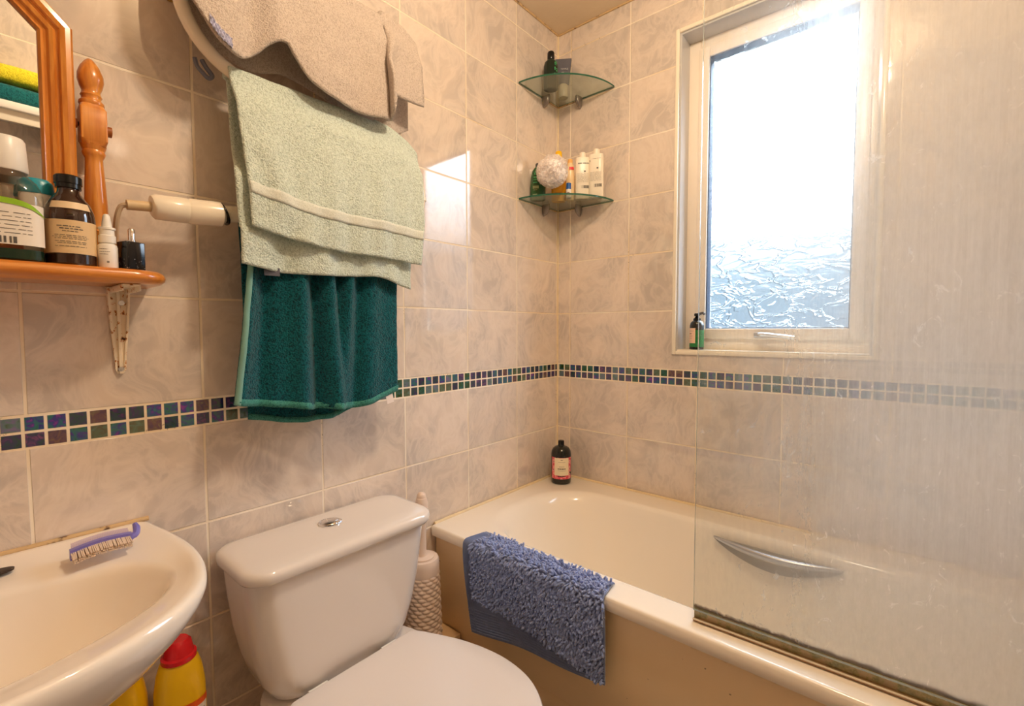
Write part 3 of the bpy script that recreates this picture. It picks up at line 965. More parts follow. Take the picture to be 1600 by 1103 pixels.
loft(b, [(0.502, 0.0135, 0.0135), (0.506, 0.0125, 0.0125), (0.55, 0.0118, 0.0118), (0.60, 0.0122, 0.0122), (0.612, 0.0145, 0.0145), (0.635, 0.0182, 0.0182), (0.6365, 0.0170, 0.0170), (0.638, 0.0184, 0.0184),
         (0.655, 0.0175, 0.0175), (0.668, 0.0140, 0.0140), (0.669, 0.0125, 0.0125), (0.671, 0.0128, 0.0128), (0.678, 0.0115, 0.0115), (0.683, 0.0075, 0.0075), (0.685, 0.002, 0.002)], bx, by, 28)
obj('handle', b, M_pink, tb)

# ================================================================ bath mat over the rim
M_mat = mat('blue_backing', S(112, 128, 168), 0.9, nscale=60, namp=0.1, bump=0.0006, bscale=300, sheen=0.3)
M_pile = mat('blue_chenille', S(138, 158, 210), 0.95, nscale=60, namp=0.12, sheen=0.5, bump=0.0004, bscale=700)
bm_root = empty('bath_mat', (0.38, -0.66, Z), 'shaggy blue bath mat hung over the front rim of the bath', 'bath mat')
def mat_point(s, t):
    """s along x (0..1), t 0 at inner end -> 1 at the outer hem; returns point and outward normal"""
    x0 = interp([(0, 0.176), (0.35, 0.160), (1, 0.196)], t)
    x1 = interp([(0, 0.590), (0.35, 0.602), (1, 0.604)], t)
    x = x0 + (x1 - x0) * s
    Lt = 0.085                                    # length lying on the rim
    inner = -0.612 - 0.012 * s
    zb = 0.306 + 0.050 * s + 0.006 * sin(pi * s)   # hem height
    rad = 0.012
    yo = -0.690
    total_top = (yo + rad) - inner                # negative number
    ltop = abs(total_top); larc = rad * pi / 2; lv = (Z + 0.008 - rad) - zb
    L = ltop + larc + lv
    d = t * L
    if d < ltop:
        return Vector((x, inner - d, Z + 0.008)), Vector((0, 0, 1))
    if d < ltop + larc:
        a = (d - ltop) / rad
        c = Vector((x, yo + rad, Z + 0.008 - rad))
        n = Vector((0, -sin(a), cos(a)))
        return c + n * rad, n
    dz_ = d - ltop - larc
    wav = 0.004 * sin(s * 9 + 1) * (dz_ / lv)
    return Vector((x, yo - wav, Z + 0.008 - rad - dz_)), Vector((0, -1, 0))
b = BM()
NS, NT = 40, 40
top = [[b.verts.new(mat_point(i / NS, j / NT)[0]) for i in range(NS + 1)] for j in range(NT + 1)]
botm = [[b.verts.new(mat_point(i / NS, j / NT)[0] - mat_point(i / NS, j / NT)[1] * 0.004) for i in range(NS + 1)] for j in range(NT + 1)]
for j in range(NT):
    for i in range(NS):
        b.faces.new((top[j][i], top[j][i + 1], top[j + 1][i + 1], top[j + 1][i]))
        b.faces.new((botm[j][i + 1], botm[j][i], botm[j + 1][i], botm[j + 1][i + 1]))
for i in range(NS):
    b.faces.new((top[0][i + 1], top[0][i], botm[0][i], botm[0][i + 1]))
    b.faces.new((top[NT][i], top[NT][i + 1], botm[NT][i + 1], botm[NT][i]))
for j in range(NT):
    b.faces.new((top[j][0], top[j + 1][0], botm[j + 1][0], botm[j][0]))
    b.faces.new((top[j + 1][NS], top[j][NS], botm[j][NS], botm[j + 1][NS]))
obj('backing', b, M_mat, bm_root)
b = BM()   # ribs of the bare woven hem
for k in range(9):
    t = 0.80 + 0.022 * k
    tube(b, [mat_point(s / 30, min(t, .995))[0] + mat_point(s / 30, min(t, .995))[1] * 0.0006 for s in range(31)], 0.0016, 5)
for k in range(6):
    s = 0.004 + 0.010 * k
    tube(b, [mat_point(s, j / 60)[0] + mat_point(s, j / 60)[1] * 0.0006 for j in range(2, 60)], 0.0014, 5)
obj('hem_ribs', b, M_mat, bm_root)
b = BM()
rnd = random.Random(11)
def tuft(bm, p, n, L, r, lean):
    d = (n + lean).normalized()
    droop = Vector((0, 0, -1)) * 0.55
    side = Vector((rnd.uniform(-1, 1), rnd.uniform(-1, 1), rnd.uniform(-1, 1))) * 0.35
    pts = [p]
    q = p.copy()
    for k in range(4):
        d = (d + (droop + side) * 0.30).normalized()
        q = q + d * (L / 4)
        pts.append(q.copy())
    # keep out of the bath rim
    tube(bm, pts, [r * 0.9, r, r, r * 1.0, r * 0.8], 5)
NI, NJ = 58, 46
for j in range(NJ):
    for i in range(NI):
        s = 0.075 + 0.92 * (i + rnd.uniform(0.1, 0.9)) / NI
        # the pile ends higher on the left, leaving bare hem below
        tend = interp([(0, 0.70), (0.25, 0.735), (0.5, 0.80), (0.8, 0.90), (1, 0.985)], s)
        t = 0.012 + (tend - 0.012) * (j + rnd.uniform(0.1, 0.9)) / NJ
        p, n = mat_point(s, t)
        lean = Vector((rnd.uniform(-.9, .9), rnd.uniform(-.4, .3), rnd.uniform(-.8, .5)))
        cl = noise.noise(Vector((s * 5, t * 5, 3)))
        lean += Vector((cl * 1.1, 0, noise.noise(Vector((s * 6, t * 6, 9))) * 0.8 - 0.15))
        tuft(b, p, n, rnd.uniform(0.010, 0.0145), rnd.uniform(0.0025, 0.0031), lean)
o = obj('pile', b, M_pile, bm_root, angle=180)
o['kind'] = 'stuff'

# ================================================================ heated towel rail
rail = empty('towel_rail', (0.0, -1.03, 1.35), 'cream serpentine heated towel rail on the left wall', 'towel rail')
XR, RR = 0.085, 0.0125
ZB, ZM, ZT = 1.365, 1.622, 1.880
YL, YR = -1.165, -0.905
path = [(XR, -1.22, ZB), (XR, YR, ZB)]
rc = (ZM - ZB) / 2
for i in range(1, 24):
    a = -pi / 2 + pi * i / 24
    path.append((XR, YR + rc * 1.10 * cos(a), (ZB + ZM) / 2 + rc * sin(a)))
path += [(XR, YR, ZM), (XR, YL, ZM)]
for i in range(1, 24):
    a = -pi / 2 - pi * i / 24
    path.append((XR, YL + rc * 1.05 * cos(a), (ZM + ZT) / 2 + rc * sin(a)))
path += [(XR, YL, ZT), (XR, YR, ZT), (XR - 0.004, YR + 0.02, ZT), (XR - 0.016, YR + 0.035, ZT), (XR - 0.034, YR + 0.042, ZT), (0.001, YR + 0.043, ZT)]
b = BM(); tube(b, path, RR, 16)
obj('tube', b, M_cream, rail)
for (yy, zz) in ((-0.945 + 0.17, 1.483), (-1.292, 1.78)):
    b = BM(); tube(b, [(0.0, yy, zz), (XR - 0.004, yy, zz)], 0.008, 12)
    loft(b, [(0, 0.018, 0.018)], 0, 0) if False else None
    tube(b, [(0.001, yy, zz), (0.006, yy, zz)], 0.018, 16)
    obj('wall_bracket', b, mat('brassy', S(226, 180, 84), 0.25, metal=0.4) if zz == 1.78 else M_cream, rail)
b = BM(); tube(b, [(XR, YR + rc * 1.10, 1.482), (XR, YR + rc * 1.10, 1.490)], RR + 0.0025, 16)
obj('joint_ring', b, M_cream, rail)
b = BM()
tube(b, [(XR, -1.352, ZB - 0.013), (XR, -1.350, ZB - 0.013), (XR, -1.346, ZB - 0.012), (XR, -1.30, ZB - 0.010), (XR, -1.298, ZB - 0.010), (XR, -1.294, ZB - 0.010), (XR, -1.245, ZB - 0.006), (XR, -1.240, ZB - 0.005)],
     [0.013, 0.019, 0.0215, 0.0225, 0.0215, 0.0228, 0.0225, 0.017], 24)
h_el = obj('heating_element', b, M_cream, rail)
b = BM()
tube(b, [(XR, -1.241, ZB - 0.005), (XR, -1.2385, ZB - 0.004)], 0.0215, 20)
obj('element_seal', b, M_black, h_el)
b = BM()
tube(b, [(XR, -1.239, ZB - 0.004), (XR, -1.215, ZB - 0.001)], 0.0155, 16)
obj('collar', b, M_cream, rail)
b = BM()
tube(b, [(XR, -1.385, ZB - 0.016), (XR, -1.352, ZB - 0.013)], 0.0085, 12)
obj('cable_gland', b, mat('aged_cream', S(214, 190, 150), 0.4), rail)
b = BM()
tube(b, spline([(XR, -1.383, ZB - 0.016), (XR - 0.004, -1.392, ZB - 0.020), (XR - 0.012, -1.397, ZB - 0.042), (0.055, -1.396, ZB - 0.075), (0.030, -1.393, ZB - 0.11), (0.012, -1.390, 1.2375)], 6), 0.0042, 8)
obj('power_cable', b, mat('cable_cream', S(206, 184, 156), 0.5), rail)

# ================================================================ towels
def terry(name, col, dark, scale=420, bump=0.0030, rib=None, band=None):
    m = bpy.data.materials.new(name); m.use_nodes = True
    g = NG(m); P = m.node_tree.nodes['Principled BSDF']
    t = g.n('ShaderNodeTexCoord')
    n1 = g.n('ShaderNodeTexNoise'); n1.inputs['Scale'].default_value = scale; n1.inputs['Detail'].default_value = 2
    n2 = g.n('ShaderNodeTexNoise'); n2.inputs['Scale'].default_value = scale * 0.5; n2.inputs['Detail'].default_value = 3
    for n_ in (n1, n2): g.l(t.outputs['Object'], n_.inputs['Vector'])
    h = g.m('ADD', g.m('MULTIPLY', n1.outputs[0], 0.7), g.m('MULTIPLY', n2.outputs[0], 0.6))
    c = g.mix(g.ss(h, 0.42, 0.78), dark, col)
    g.l(c, P.inputs['Base Color'])
    P.inputs['Roughness'].default_value = 0.95
    P.inputs['Specular IOR Level'].default_value = 0.15
    P.inputs['Sheen Weight'].default_value = 0.12
    P.inputs['Sheen Roughness'].default_value = 0.5
    bp = g.n('ShaderNodeBump'); bp.inputs['Distance'].default_value = bump; bp.inputs['Strength'].default_value = 0.9
    g.l(h, bp.inputs['Height']); g.l(bp.outputs[0], P.inputs['Normal'])
    return m
def sheet(bm, F, ns, nt, thick):
    """solid cloth from F(s,t) -> Vector"""
    P = [[F(i / ns, j / nt) for i in range(ns + 1)] for j in range(nt + 1)]
    def nrm(i, j):
        a = P[j][min(i + 1, ns)] - P[j][max(i - 1, 0)]
        c = P[min(j + 1, nt)][i] - P[max(j - 1, 0)][i]
        n = a.cross(c)
        return n.normalized() if n.length > 1e-12 else Vector((1, 0, 0))
    N = [[nrm(i, j) for i in range(ns + 1)] for j in range(nt + 1)]
    def th(i, j):
        e_ = min(i, ns - i, j, nt - j)
        return thick * (0.55 if e_ == 0 else 1.0)
    A = [[bm.verts.new(P[j][i] + N[j][i] * th(i, j) / 2) for i in range(ns + 1)] for j in range(nt + 1)]
    B = [[bm.verts.new(P[j][i] - N[j][i] * th(i, j) / 2) for i in range(ns + 1)] for j in range(nt + 1)]
    for j in range(nt):
        for i in range(ns):
            bm.faces.new((A[j][i], A[j][i + 1], A[j + 1][i + 1], A[j + 1][i]))
            bm.faces.new((B[j][i + 1], B[j][i], B[j + 1][i], B[j + 1][i + 1]))
    for i in range(ns):
        bm.faces.new((A[0][i + 1], A[0][i], B[0][i], B[0][i + 1]))
        bm.faces.new((A[nt][i], A[nt][i + 1], B[nt][i + 1], B[nt][i]))
    for j in range(nt):
        bm.faces.new((A[j][0], A[j + 1][0], B[j + 1][0], B[j][0]))
        bm.faces.new((A[j + 1][ns], A[j][ns], B[j][ns], B[j + 1][ns]))
def fuzz(v, amp, sc):
    return noise.noise(Vector(v) * sc) * amp

def hanging(top, ypair, front, back, xf, xb, fold, rad=0.017, tf=None):
    """cloth over a bar. top(s): bar height, ypair(s,q): y, front(s)/back(s): hem heights,
    xf/xb(z): rest distance of the flaps from the wall, fold(s,z,side): extra offset"""
    def F(s, t):
        zt = top(s)
        lf = zt - front(s); lb = zt - back(s)
        arc = pi * rad
        L = lf + lb + arc
        d = t * L
        if d < lb:
            z = back(s) + d
            q = (zt - z)
            x = xb(z, s) + fold(s, z, -1)
            bl = min(1, q / 0.05)
            x = (XR - rad) * (1 - bl) + x * bl
            side = -1
        elif d < lb + arc:
            a = (d - lb) / rad
            x = XR - rad * cos(a); z = zt + rad * sin(a); side = 0; q = 0
        else:
            q = d - lb - arc
            z = zt - q
            bl = min(1, q / 0.06); bl = bl * bl * (3 - 2 * bl)
            x = (XR + rad) * (1 - bl) + (xf(z, s) + fold(s, z, 1)) * bl
            side = 1
        y = ypair(s, q, side)
        p = Vector((x, y, z))
        p.x += fuzz(p, 0.0010, 110) + fuzz(p, 0.0025, 25)
        return p
    return F

# --- mint towel, middle bar
mt = empty('bath_towel', (XR, -1.0, ZM), 'pale mint green towel folded over the middle bar of the rail', 'towel', 'towels on the rail')
M_mint = terry('mint_terry', S(222, 236, 226), S(186, 202, 190), 360, 0.0050)
M_mintband = terry('mint_woven_band', S(222, 228, 220), S(196, 204, 194), 700, 0.0008)
def m_top(s):
    y = -1.228 + s * 0.440
    if y > YR:
        k = min(1, (y - YR) / (rc * 1.10))
        return (ZB + ZM) / 2 + rc * sqrt(max(0, 1 - k * k * 0.80)) + 0.004
    return ZM
MF = [(0, 1.333), (0.14, 1.322), (0.35, 1.310), (0.57, 1.307), (0.8, 1.306), (1, 1.300)]
MB_ = [(0, 1.263), (0.2, 1.254), (0.4, 1.254), (0.6, 1.259), (0.78, 1.262), (0.9, 1.250), (1, 1.240)]
def m_fold(s, z, side):
    v = 0.0035 * sin(s * 20 + 0.6 * sin(z * 11)) + 0.0022 * sin(s * 43 + 2)
    d = max(0, (1.60 - z)) / 0.3
    v *= min(1, d + 0.2)
    if side > 0:
        v += 0.010 * math.exp(-((s - 0.06 - 0.9 * max(0, 1.52 - z) * 1.0) / 0.06) ** 2) * min(1, d)
    else:
        v += 0.006 * sin(s * 16 + 1.2) * (1 if z < 1.33 else 0)
    return v
def m_y(s, q, side):
    y = -1.228 + s * 0.440
    if side >= 0:
        y += 0.014 * min(1, q / 0.3) * (1 - s) - 0.034 * min(1, q / 0.3) * s
    else:
        y += -0.016 + 0.014 * (1 - s) * min(1, q / 0.3) - 0.034 * s * min(1, q / .3) + 0.35 * (0.133 - m_xb(m_top(s) - q, s))
    return y
def m_xb(z, s):
    if z > 1.50: return 0.068
    if z > 1.42:
        k = (1.50 - z) / 0.08; k = k * k * (3 - 2 * k)
        return 0.068 + (0.133 - 0.068) * k
    return 0.133
Fm = hanging(m_top, m_y, lambda s: interp(MF, s), lambda s: interp(MB_, s), lambda z, s: 0.120 + 0.030 * min(1, max(0, 1.60 - z) / 0.2), m_xb, m_fold)
b = BM(); sheet(b, Fm, 110, 190, 0.0065)
obj('cloth', b, M_mint, mt, angle=180)
# flat woven border across the front flap
b = BM()
def band(F, s, z_off, w, v, zfun):
    return None
def Fband(s, v):
    zt = m_top(s); lf = zt - interp(MF, s); lb = zt - interp(MB_, s); arc = pi * 0.017
    L = lf + lb + arc
    q = lf - 0.062 - 0.022 * (1 - v)
    p = Fm(s, (lb + arc + q) / L)
    return p + Vector((0.0042, 0, 0))
sheet(b, lambda s, v: Fband(0.004 + s * 0.992, v), 90, 4, 0.0012)
obj('woven_border', b, M_mintband, mt, angle=180)

# --- taupe towel, upper bar
tt = empty('bath_towel', (XR, -1.0, ZT), 'thick beige towel draped over the upper bar of the rail', 'towel', 'towels on the rail')
M_taupe = terry('beige_terry', S(212, 200, 190), S(184, 170, 158), 440, 0.0036)
TF = [(0.0, 1.722), (0.04, 1.685), (0.09, 1.652), (0.16, 1.642), (0.22, 1.662), (0.27, 1.690), (0.32, 1.700), (0.35, 1.682), (0.42, 1.646), (0.55, 1.632),
      (0.66, 1.627), (0.75, 1.632), (0.82, 1.640), (0.87, 1.664), (0.90, 1.690), (0.94, 1.700), (1.0, 1.706)]
def t_y(s, q, side):
    y = -1.315 + s * 0.530
    y += (0.012 if side > 0 else 0.045) * min(1, q / 0.15) * (1 - s)
    if side > 0:  # the gathered right-hand fold doubles back on itself
        k = max(0, s - 0.80) / 0.2
        y += -0.055 * sin(pi * k) * min(1, q / 0.12)
    return y
def t_fold(s, z, side):
    k = min(1, max(0, (ZT - z) / 0.15))
    v = 0.006 * sin(s * 17 + 0.4) + 0.012 * math.exp(-((s - 0.30) / 0.05) ** 2) - 0.010 * math.exp(-((s - 0.20) / 0.05) ** 2)
    v += 0.030 * math.exp(-((s - 0.865) / 0.045) ** 2) - 0.012 * math.exp(-((s - 0.80) / 0.03) ** 2)
    return v * k * (1 if side > 0 else 0.3)
def t_top(s):
    if s < 0.10: return ZT - 0.05 * ((0.10 - s) / 0.10) ** 2
    y = -1.315 + s * 0.530
    if y > YR + 0.02:
        k = min(1, (y - YR - 0.02) / 0.12)
        return ZT + 0.012 - 0.045 * k * k
    return ZT
Ft = hanging(t_top, t_y, lambda s: interp(TF, s), lambda s: interp([(0, 1.682), (0.10, 1.668), (0.2, 1.660), (0.32, 1.676), (0.45, 1.670), (0.58, 1.655), (0.75, 1.640), (0.9, 1.640), (1, 1.665)], s),
             lambda z, s: 0.118 + 0.02 * min(1, max(0, ZT - z) / 0.2), lambda z, s: 0.062, t_fold)
b = BM(); sheet(b, Ft, 130, 150, 0.008)
obj('cloth', b, M_taupe, tt, angle=180)
M_tag = mat('worn_care_label', S(176, 178, 206), 0.7, nscale=150, namp=0.35)
b = BM()
def Ftag(s, v):
    zt = t_top(0.06 + 0.07 * s); ff = interp(TF, 0.06 + 0.07 * s)
    lf = zt - ff; lb = zt - 1.670; arc = pi * 0.017
    p = Ft(0.06 + 0.07 * s, min(1, (lb + arc + lf - 0.003 - 0.018 * v) / (lf + lb + arc)))
    return p + Vector((0.006 + 0.002 * sin(s * 30 + v * 9), 0, 0))
sheet(b, Ftag, 14, 6, 0.001)
obj('care_tag', b, M_tag, tt)
b = BM()
tube(b, spline([(0.050, -1.268, 1.652), (0.044, -1.262, 1.640), (0.048, -1.255, 1.630), (0.050, -1.246, 1.622), (0.052, -1.240, 1.628), (0.052, -1.250, 1.640), (0.050, -1.256, 1.652)], 6), 0.0042, 6)
obj('hanging_loop', b, mat('slate_tape', S(116, 120, 138), 0.8), tt)

# --- teal towel, lower bar
te = empty('hand_towel', (XR, -1.04, ZB), 'dark teal towel hanging in folds from the lower bar', 'towel', 'towels on the rail')
M_teal = terry('teal_terry', S(12, 94, 104), S(4, 52, 64), 320, 0.0050)
M_tealhem = terry('teal_hem', S(70, 142, 132), S(34, 96, 96), 500, 0.0008)
EF = [(0, 0.996), (0.06, 0.990), (0.18, 0.983), (0.36, 0.972), (0.40, 0.968), (0.52, 0.964), (0.68, 0.957), (0.75, 0.960), (0.88, 0.972), (1, 0.986)]
EB = [(0, 0.958), (0.06, 0.954), (0.25, 0.940), (0.45, 0.935), (0.62, 0.939), (0.72, 0.950), (0.80, 0.962), (1, 1.01)]
def e_y(s, q, side):
    k = min(1, q / 0.38)
    yl, yr = -1.203, -0.862
    if side > 0:
        yl += -0.040 * k ** 1.3; yr += -0.002 * k
    else:
        yl += -0.006 + 0.006 * k; yr -= 0.03
    return yl + (yr - yl) * s
def e_fold(s, z, side):
    k = min(1, max(0, (ZB - z) / 0.08))
    d = max(0, ZB - z)
    v = 0
    for s0, slope, a, w in ((0.10, 0.10, -0.010, 0.05), (0.27, 0.22, 0.013, 0.055), (0.44, 0.30, 0.012, 0.05), (0.36, 0.25, -0.010, 0.04), (0.62, -0.10, 0.012, 0.045),
                            (0.545, 0.12, -0.010, 0.04), (0.80, -0.05, 0.006, 0.07), (0.71, -0.06, -0.006, 0.04), (0.02, 0.02, 0.006, 0.03)):
        v += 1.5 * a * math.exp(-((s - s0 - slope * d) / w) ** 2)
    return v * k * (1.0 if side > 0 else 0.4)
Fe = hanging(lambda s: ZB, e_y, lambda s: interp(EF, s), lambda s: interp(EB, s), lambda z, s: 0.108, lambda z, s: 0.072, e_fold)
b = BM(); sheet(b, Fe, 110, 200, 0.007)
obj('cloth', b, M_teal, te, angle=180)
def strip(F, top, fr, bk, front, v0, v1):
    def G(s, v):
        zt = top(s); lf = zt - fr(s); lb = zt - bk(s); arc = pi * 0.017; L = lf + lb + arc
        if front:
            q = lf - (v0 + (v1 - v0) * v)
            p = F(s, (lb + arc + q) / L); return p + Vector((0.0043, 0, 0))
        p = F(s, (v0 + (v1 - v0) * v) / L); return p + Vector((0.0043, 0, 0))
    return G
b = BM()
sheet(b, strip(Fe, lambda s: ZB, lambda s: interp(EF, s), lambda s: interp(EB, s), True, 0.0, 0.014), 100, 2, 0.002)
obj('front_hem', b, M_tealhem, te, angle=180)
b = BM()
GB = strip(Fe, lambda s: ZB, lambda s: interp(EF, s), lambda s: interp(EB, s), False, 0.0, 0.012)
sheet(b, lambda s, v: GB(s * 0.80, v), 80, 2, 0.002)
obj('back_hem', b, M_tealhem, te, angle=180)
b = BM()   # pale selvedge down the left side
def Gs(s, v):
    L_ = 0.0
    zt = ZB; lf = zt - interp(EF, 0); lb = zt - interp(EB, 0); arc = pi * 0.017; L = lf + lb + arc
    return Fe(0.028 * s, (lb + arc + lf * v) / L) + Vector((0.0045, -0.001, 0))
sheet(b, Gs, 2, 80, 0.002)
obj('selvedge', b, mat('pale_selvedge', S(120, 168, 160), 0.9, bump=0.0005, bscale=300), te, angle=180)
b = BM()
vt = Fe(0.94, 1.0)
for (dy, dz) in ((0, 0),):
    box(b, vt.x + 0.002, vt.x + 0.0032, vt.y - 0.013, vt.y + 0.007, vt.z - 0.022, vt.z + 0.006)
bmesh.ops.rotate(b, cent=vt, matrix=Matrix.Rotation(0.2, 3, 'X'), verts=b.verts[:])
obj('care_tag', b, mat('white_tag', S(236, 226, 220), 0.7), te)
b = BM()
vt = Fe(0.12, 0.58)
box(b, 0.126, 0.1272, -1.185, -1.155, 1.246, 1.262)
obj('brand_tag', b, mat('grey_tag', S(84, 84, 94), 0.7), te)

# ================================================================ pine shelf and bracket
SHT, SHB = 1.236, 1.216
sh = empty('wall_shelf', (0.0, -1.62, SHB), 'narrow varnished pine shelf on the left wall beneath the mirror', 'shelf')
b = BM()
outl = []
def shelf_outline(x1, y1, x0=0.001):
    pts = [(x0, -1.90), (x0, y1 - 0.0)]
    # rounded free end
    r = 0.05
    for i in range(13):
        a = pi / 2 * (1 - i / 12)
        pts.append((x1 - r + r * cos(a), y1 - r * 1.0 + r * sin(a)))
    pts.append((x1, -1.90))
    return pts
secs = []
for ins, z in ((0.006, SHB), (0.001, SHB + 0.005), (0.0, SHB + 0.010), (0.002, SHT - 0.004), (0.006, SHT)):
    secs.append([(x, y, z) for x, y in shelf_outline(0.152 - ins, -1.340 - ins)])
rings(b, secs)
obj('board', b, M_pineY, sh, angle=50)
M_rust = mat('chipped_white_enamel', S(236, 224, 204), 0.4)
g = NG(M_rust); P = M_rust.node_tree.nodes['Principled BSDF']
t = g.n('ShaderNodeTexCoord')
n1 = nse(95, (1, 1, 1), 4, 0.6)
c = g.mix(g.ss(n1, 0.56, 0.62), S(238, 226, 204), S(196, 128, 60))
c = g.mix(g.ss(n1, 0.62, 0.67), c, S(72, 40, 24))
g.l(c, P.inputs['Base Color'])
for yb, lab in ((-1.388, None), (-1.84, None)):
    b = BM()
    # wall leg: tapering pressed strip with side flanges, and the arm under the board
    zs = [SHB - 0.001, SHB - 0.03, SHB - 0.08, SHB - 0.125, SHB - 0.148, SHB - 0.155]
    ws = [0.0155, 0.0150, 0.0120, 0.0085, 0.0075, 0.004]
    rs = []
    for z, w in zip(zs, ws):
        d = 0.004 + 0.012 * (z - zs[-1]) / 0.155
        rs.append([(0.001, yb - w, z), (0.001 + d, yb - w, z), (0.001 + d, yb - w + 0.003, z), (0.004, yb - w + 0.0035, z), (0.004, yb - 0.003, z), (0.008, yb - 0.002, z), (0.008, yb + 0.002, z), (0.004, yb + 0.003, z),
                   (0.004, yb + w - 0.0035, z), (0.001 + d, yb + w - 0.003, z), (0.001 + d, yb + w, z), (0.001, yb + w, z)])
    rings(b, rs)
    br = obj('bracket', b, M_rust, sh, angle=35)
    b = BM()
    box(b, 0.002, 0.115, yb - 0.012, yb + 0.012, SHB - 0.0035, SHB - 0.0005, 0.001)
    box(b, 0.002, 0.110, yb - 0.013, yb - 0.010, SHB - 0.012, SHB - 0.002, 0.001)
    box(b, 0.002, 0.110, yb + 0.010, yb + 0.013, SHB - 0.012, SHB - 0.002, 0.001)
    obj('bracket_arm', b, M_rust, sh)
    b = BM()
    tube(b, [(0.004, yb, SHB - 0.147), (0.0085, yb, SHB - 0.147)], 0.0042, 12)
    obj('screw', b, M_satin, br)
    b = BM()
    tube(b, [(0.004, yb + 0.004, SHB - 0.028), (0.009, yb + 0.004, SHB - 0.028)], 0.0046, 12)
    obj('screw', b, M_satin, br)

# ================================================================ swing mirror on turned posts
mi = empty('swing_mirror', (0.07, -1.60, SHT), 'pine-framed swing mirror with clipped top corners on turned posts', 'mirror')
MX = 0.064
TILT = math.radians(4.0)
PIV = Vector((MX, -1.60, 1.455))
def tilt(p):
    v = Vector(p) - PIV
    return PIV + Vector((v.x * cos(TILT) + v.z * sin(TILT), v.y, -v.x * sin(TILT) + v.z * cos(TILT)))
HWm = 0.158
def oct_outline(ins):
    hw = HWm - ins; zt = 1.672 - ins; zb_ = 1.262 + ins
    c = 0.083 - ins * 0.25 * 1.66
    zc = 1.608 - ins * 0.414
    yc = -1.60
    dx = zt - zc
    return [(yc + hw, zb_), (yc + hw, zc), (yc + hw - dx, zt), (yc - hw + dx, zt), (yc - hw, zc), (yc - hw, zb_)]
prof = [(0.0, -0.006), (0.0, 0.006), (0.003, 0.011), (0.009, 0.0125), (0.015, 0.011), (0.017, 0.006), (0.020, 0.0055), (0.0225, 0.0085), (0.027, 0.0075), (0.030, 0.0035), (0.033, 0.003), (0.036, 0.005), (0.039, 0.0015), (0.040, -0.004)]
b = BM()
rs = []
for ins, dx in prof:
    rs.append([tilt((MX + dx, y, z)) for y, z in oct_outline(ins)])
rings(b, rs, cap0=False, cap1=False)
obj('mirror_frame', b, M_pineZ, mi, angle=28)
b = BM(); f = b.faces.new([b.verts.new(tilt((MX - 0.003, y, z))) for y, z in oct_outline(0.038)])
ge = bmesh.ops.extrude_face_region(b, geom=[f])
for v in ge['geom']:
    if isinstance(v, bmesh.types.BMVert): v.co.x -= 0.003
obj('mirror_glass', b, mat('silvered_glass', (0.92, 0.93, 0.92, 1), 0.01, metal=1.0), mi, smooth=False)
for s in (1, -1):
    py = -1.60 + s * (HWm + 0.0225)
    pxx = MX - 0.008
    b = BM()
    z0 = SHT
    prof = [(0, 0.017), (0.004, 0.0175), (0.014, 0.0145), (0.017, 0.0155), (0.021, 0.0175), (0.026, 0.0155), (0.030, 0.0125), (0.05, 0.0135), (0.062, 0.0150), (0.066, 0.0165), (0.069, 0.0150), (0.072, 0.0162), (0.076, 0.0150),
            (0.08, 0.0155), (0.11, 0.0150), (0.15, 0.0132), (0.175, 0.0118), (0.185, 0.0115), (0.190, 0.0140), (0.194, 0.0152), (0.198, 0.0140), (0.202, 0.0155), (0.207, 0.0170)]
    loft(b, [(z0 + h, r, r) for h, r in prof], pxx, py, 28)
    # square block with rounded shoulders
    loft(b, [(z0 + 0.205, 0.0155, 0.0155, 3), (z0 + 0.212, 0.0165, 0.0165, 14), (z0 + 0.2125, 0.0168, 0.0168, 18), (z0 + 0.2625, 0.0168, 0.0168, 18), (z0 + 0.263, 0.0165, 0.0165, 14), (z0 + 0.270, 0.0150, 0.0150, 3)], pxx, py, 72)
    fin = [(0.269, 0.0150), (0.272, 0.0165), (0.276, 0.0160), (0.279, 0.0130), (0.283, 0.0125), (0.286, 0.0140), (0.289, 0.0125), (0.293, 0.0118), (0.300, 0.0145), (0.310, 0.0170), (0.320, 0.0165), (0.332, 0.0125), (0.341, 0.0070), (0.345, 0.0035), (0.3465, 0.0008)]
    loft(b, [(z0 + h, r, r) for h, r in fin], pxx, py, 28)
    obj('post', b, M_pineZ, mi, angle=35)
    b = BM()
    tube(b, [(pxx, py + s * 0.017, z0 + 0.235), (pxx, py + s * 0.024, z0 + 0.235)], 0.0085, 16)
    obj('pivot_knob', b, mat('dark_pine', S(150, 84, 30), 0.35), mi)
    b = BM()
    tube(b, [(pxx, py - s * 0.019, z0 + 0.237), (pxx, py - s * 0.0225, z0 + 0.237)], 0.0075, 12)
    obj('pivot_knob', b, mat('dark_pine', S(150, 84, 30), 0.35), mi)
    b = BM(); tube(b, [(pxx, py - s * 0.024, z0 + 0.237), (pxx, py + s * 0.006, z0 + 0.237)], 0.0035, 8)
    obj('pivot_screw', b, M_black, mi)

# ================================================================ things on the pine shelf
def glassy(name, col, rough=0.05, ior=1.35):
    return mat(name, col, rough, trans=1.0, ior=ior)
